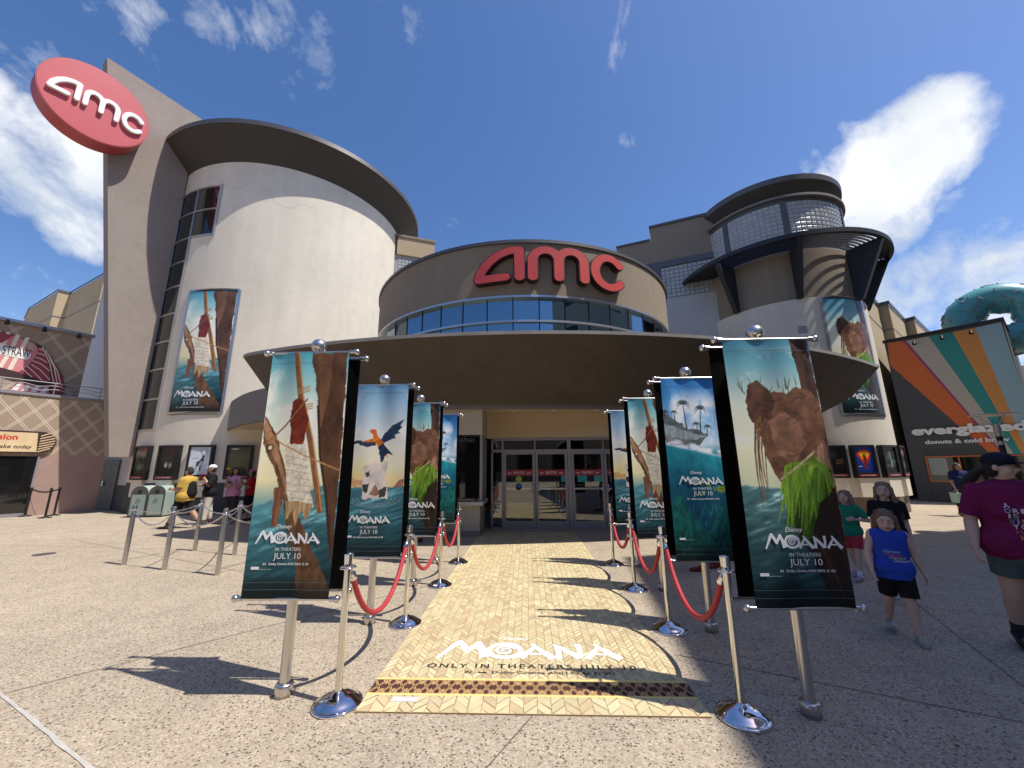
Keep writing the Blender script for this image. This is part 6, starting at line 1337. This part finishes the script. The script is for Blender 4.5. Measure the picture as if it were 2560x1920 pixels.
P=person('woman in a red shirt, black skirt and pink cap beside the woman in pink','',0,1.56,b=1.1,female=True,legs=((3,3),(-5,6)),arms={1:((.15,.2,-1),(-.2,.8,.6)),-1:((.15,.3,-1),(-.2,.8,.7))},skin=skinB,hair=HD,hairlen=.3,shirt=redc,sleeve=.8,shirtlen=.48,pants=blkc,plen=.29,skirt=True,shoes=shB,vox=.014,cap_=pcap,capback=True)
place(P,(-8.95,12.6),-60)
# girl in blue tank top
P=person('young girl in a royal blue tank top and black shorts walking toward the camera','',0,1.15,b=1.13,hs=1.36,legs=((12,4),(-14,16)),arms={1:((.30,-.10,-1),(.22,.10,-1)),-1:((.30,.05,-1),(.02,.40,-1))},skin=skinA,hair=HB,hairlen=.42,shirt=blu,sleeve=0,shirtlen=.445,pants=blkc,plen=.30,shoes=clogm,clog=True,vox=.0068,hy=-8,hp=8)
r_=P['root']; X_=P['X']; rt_=np.array([1.,0,0]); up_=np.array([0,0,1.]); fw_=np.array([0,-1.,0])
for i,(dx,c_) in enumerate(((-.075,(.25,.62,.55)),(-.062,(.62,.10,.25)),(-.040,(.62,.58,.20)),(-.012,(.70,.72,.78)))):
    mb=MB(); drape(mb,'Champion',dx,0,.026,P['shirt'],np.array([0,-.05,.675*1.15-.027*i]),rt_,up_,fw_,0,fit=.125,shear=.3,bold=.012); mb.build('shirt_lettering',mat('shirt_print_%d'%i,c_,.6),P['shirt'])
place(P,(3.60,4.22),-28)
# girl in black tee
P=person('girl in a black T-shirt with moon print behind the girl in blue','',0,1.36,b=.92,hs=1.14,female=False,legs=((3,3),(-5,8)),arms={1:((.10,.0,-1),(.06,.15,-1)),-1:((.12,.0,-1),(.06,.12,-1))},skin=skinA,hair=HBL,hairlen=.75,shirt=blkc,sleeve=.75,shirtlen=.50,pants=blkc,plen=.35,shoes=shW,vox=.008,hy=-8)
mb=MB(); mn=mat('pale_moon_print',(.55,.58,.40),.7); O_=np.array([0,-.05,.74*1.36]); me_=P['shirt'].data; bv=BVHTree.FromPolygons([v.co[:] for v in me_.vertices],[tuple(p.vertices) for p in me_.polygons])
def onsh(x,z): 
    h_=bv.ray_cast(Vector((x,-.6,z)),Vector((0,1,0)),1.2); return np.array(h_[0])+np.array([0,-.004,0]) if h_[0] else np.array([x,-.15,z])
for cx,cz,rr_ in ((-.045,.755*1.36,.026),(.01,.715*1.36,.016),(.05,.64*1.36,.018),(-.03,.66*1.36,.012)):
    A=[onsh(cx+rr_*math.cos(t_),cz+rr_*math.sin(t_)) for t_ in np.linspace(-1.9,1.9,12)]; B_=[onsh(cx+rr_*.35+rr_*.75*math.cos(t_)-rr_*.55,cz+rr_*.82*math.sin(t_)) for t_ in np.linspace(-1.9,1.9,12)]; mb.strip(A,B_,0,False)
mb.build('moon_print',mn,P['shirt']); place(P,(4.60,5.32),-38)
# girl in green tee
P=person('girl in a green T-shirt and coral shorts half hidden behind the right front banner','',0,1.22,b=.95,hs=1.22,legs=((14,4),(-10,14)),arms={1:((.45,-.25,-.75),(-.6,.85,.10)),-1:((.3,.0,-.9),(-.55,.8,.12))},skin=skinA,hair=HBL,hairlen=.45,shirt=grn,sleeve=.75,shirtlen=.47,pants=corl,plen=.33,shoes=lilac,clog=True,sock=skw,vox=.008)
place(P,(4.80,6.22),-62)
# woman in maroon
P=person('woman in maroon T-shirt with rainbow lettering, dark cap and glasses','',0,1.68,b=1.27,female=True,legs=((14,6),(-10,14)),arms={1:((.28,.05,-1),(.12,.30,-1)),-1:((.30,.05,-1),(.08,.35,-1))},skin=skinA,hair=HD,shirt=mar,sleeve=.85,shirtlen=.475,pants=gsh,plen=.36,shoes=shB,sock=mat('black_sock',(.02,.02,.02),.8),vox=.0088,hy=62,cap_=capm,pony=True,glasses=True)
words=[('A',[(.8,.8,.8)]),('DREAM',[(.3,.35,.7),(.8,.8,.8),(.75,.75,.8),(.75,.6,.75),(.7,.2,.2)]),('IS A',[(.8,.8,.8),(.35,.7,.6),(0,0,0),(.75,.7,.3)]),('WISH',[(.15,.4,.65),(.2,.5,.7),(.7,.45,.3),(.6,.2,.5)]),('YOUR',[(.8,.8,.8),(.75,.75,.78),(.7,.2,.2),(.7,.6,.2)]),('HEART',[(.35,.1,.12),(.6,.5,.5),(.7,.3,.2),(.5,.5,.2),(.6,.2,.3)]),('MAKES',[(.75,.15,.06),(.8,.65,.15),(.3,.6,.4),(.2,.4,.7),(.6,.2,.5)])]
xs0=[-.075,-.075,-.060,-.060,-.045,-.035,-.020]
for i,(w,cs_) in enumerate(words):
    x=xs0[i]
    for ch,c_ in zip(w,cs_):
        if ch!=' ':
            mb=MB(); drape(mb,ch,x,0,.037,P['shirt'],np.array([0,-.05,.735*1.68-.045*i]),rt_,up_,fw_,0,fit=(.012 if ch=='I' else .036),bold=.02); mb.build('shirt_lettering',mat('print_%02d%02d%02d'%tuple(int(q*99) for q in c_),c_,.6),P['shirt'])
        x+=.026 if ch=='I' else .047
place(P,(4.44,3.86),-38)
# woman in navy by the doughnut shop
P=person('woman in a navy top carrying a mint bag by the striped shop','',0,1.62,b=1.1,female=True,legs=((8,4),(-8,8)),arms={1:((.12,.1,-1),(.0,.4,-1)),-1:((.12,.1,-1),(.0,.4,-1))},skin=skinB,hair=HD,hairlen=.3,shirt=nvy,sleeve=.8,shirtlen=.48,pants=blkc,plen=.15,shoes=shB,vox=.014,hy=30)
w_=P['AR'][-1][2]; bg_=MB().prism([(-.16,-.42),(.16,-.42),(.19,-.12),(-.19,-.12)],-.06,.06,lambda u,v_,hh:(w_[0]-.03+hh,w_[1]+u,w_[2]+v_)); bg_.tube([w_+np.array([-.03,-.12,-.13]),w_+np.array([-.01,0,-.02]),w_+np.array([-.03,.12,-.13])],.012,6); b__=bg_.build('shoulder_bag',mat('mint_bag',(.35,.52,.45),.6)); tag(b__,'mint green bag carried by the woman in navy','bag')
place(P,(13.85,13.2),-20); b__.location=P['root'].location; b__.rotation_euler=P['root'].rotation_euler
# people mostly hidden by the banners
P=person('person standing behind the left banners, only white-socked feet showing','',0,1.66,b=1.,legs=((3,3),(-4,5)),skin=skinB,hair=HD,shirt=gry,sleeve=.7,pants=gry,plen=.27,shoes=shB,sock=skw,vox=.016); place(P,(-1.98,9.25),170)
P=person('person in black sandals behind the third left banner','',0,1.60,b=.95,legs=((10,3),(-8,6)),skin=skinB,hair=HD,shirt=gry,sleeve=.7,pants=chr_,plen=.12,shoes=shB,vox=.016); place(P,(-2.55,8.9),-90)
P=person('person in red sandals behind the second right banner','',0,1.60,b=.95,legs=((10,3),(-12,6)),skin=skinB,hair=HD,shirt=gry,sleeve=.7,pants=chr_,plen=.27,shoes=mat('red_sandal',(.25,.03,.03),.5),vox=.016); place(P,(2.85,6.7),-90)
D.orphans_purge() if hasattr(D,'orphans_purge') else None
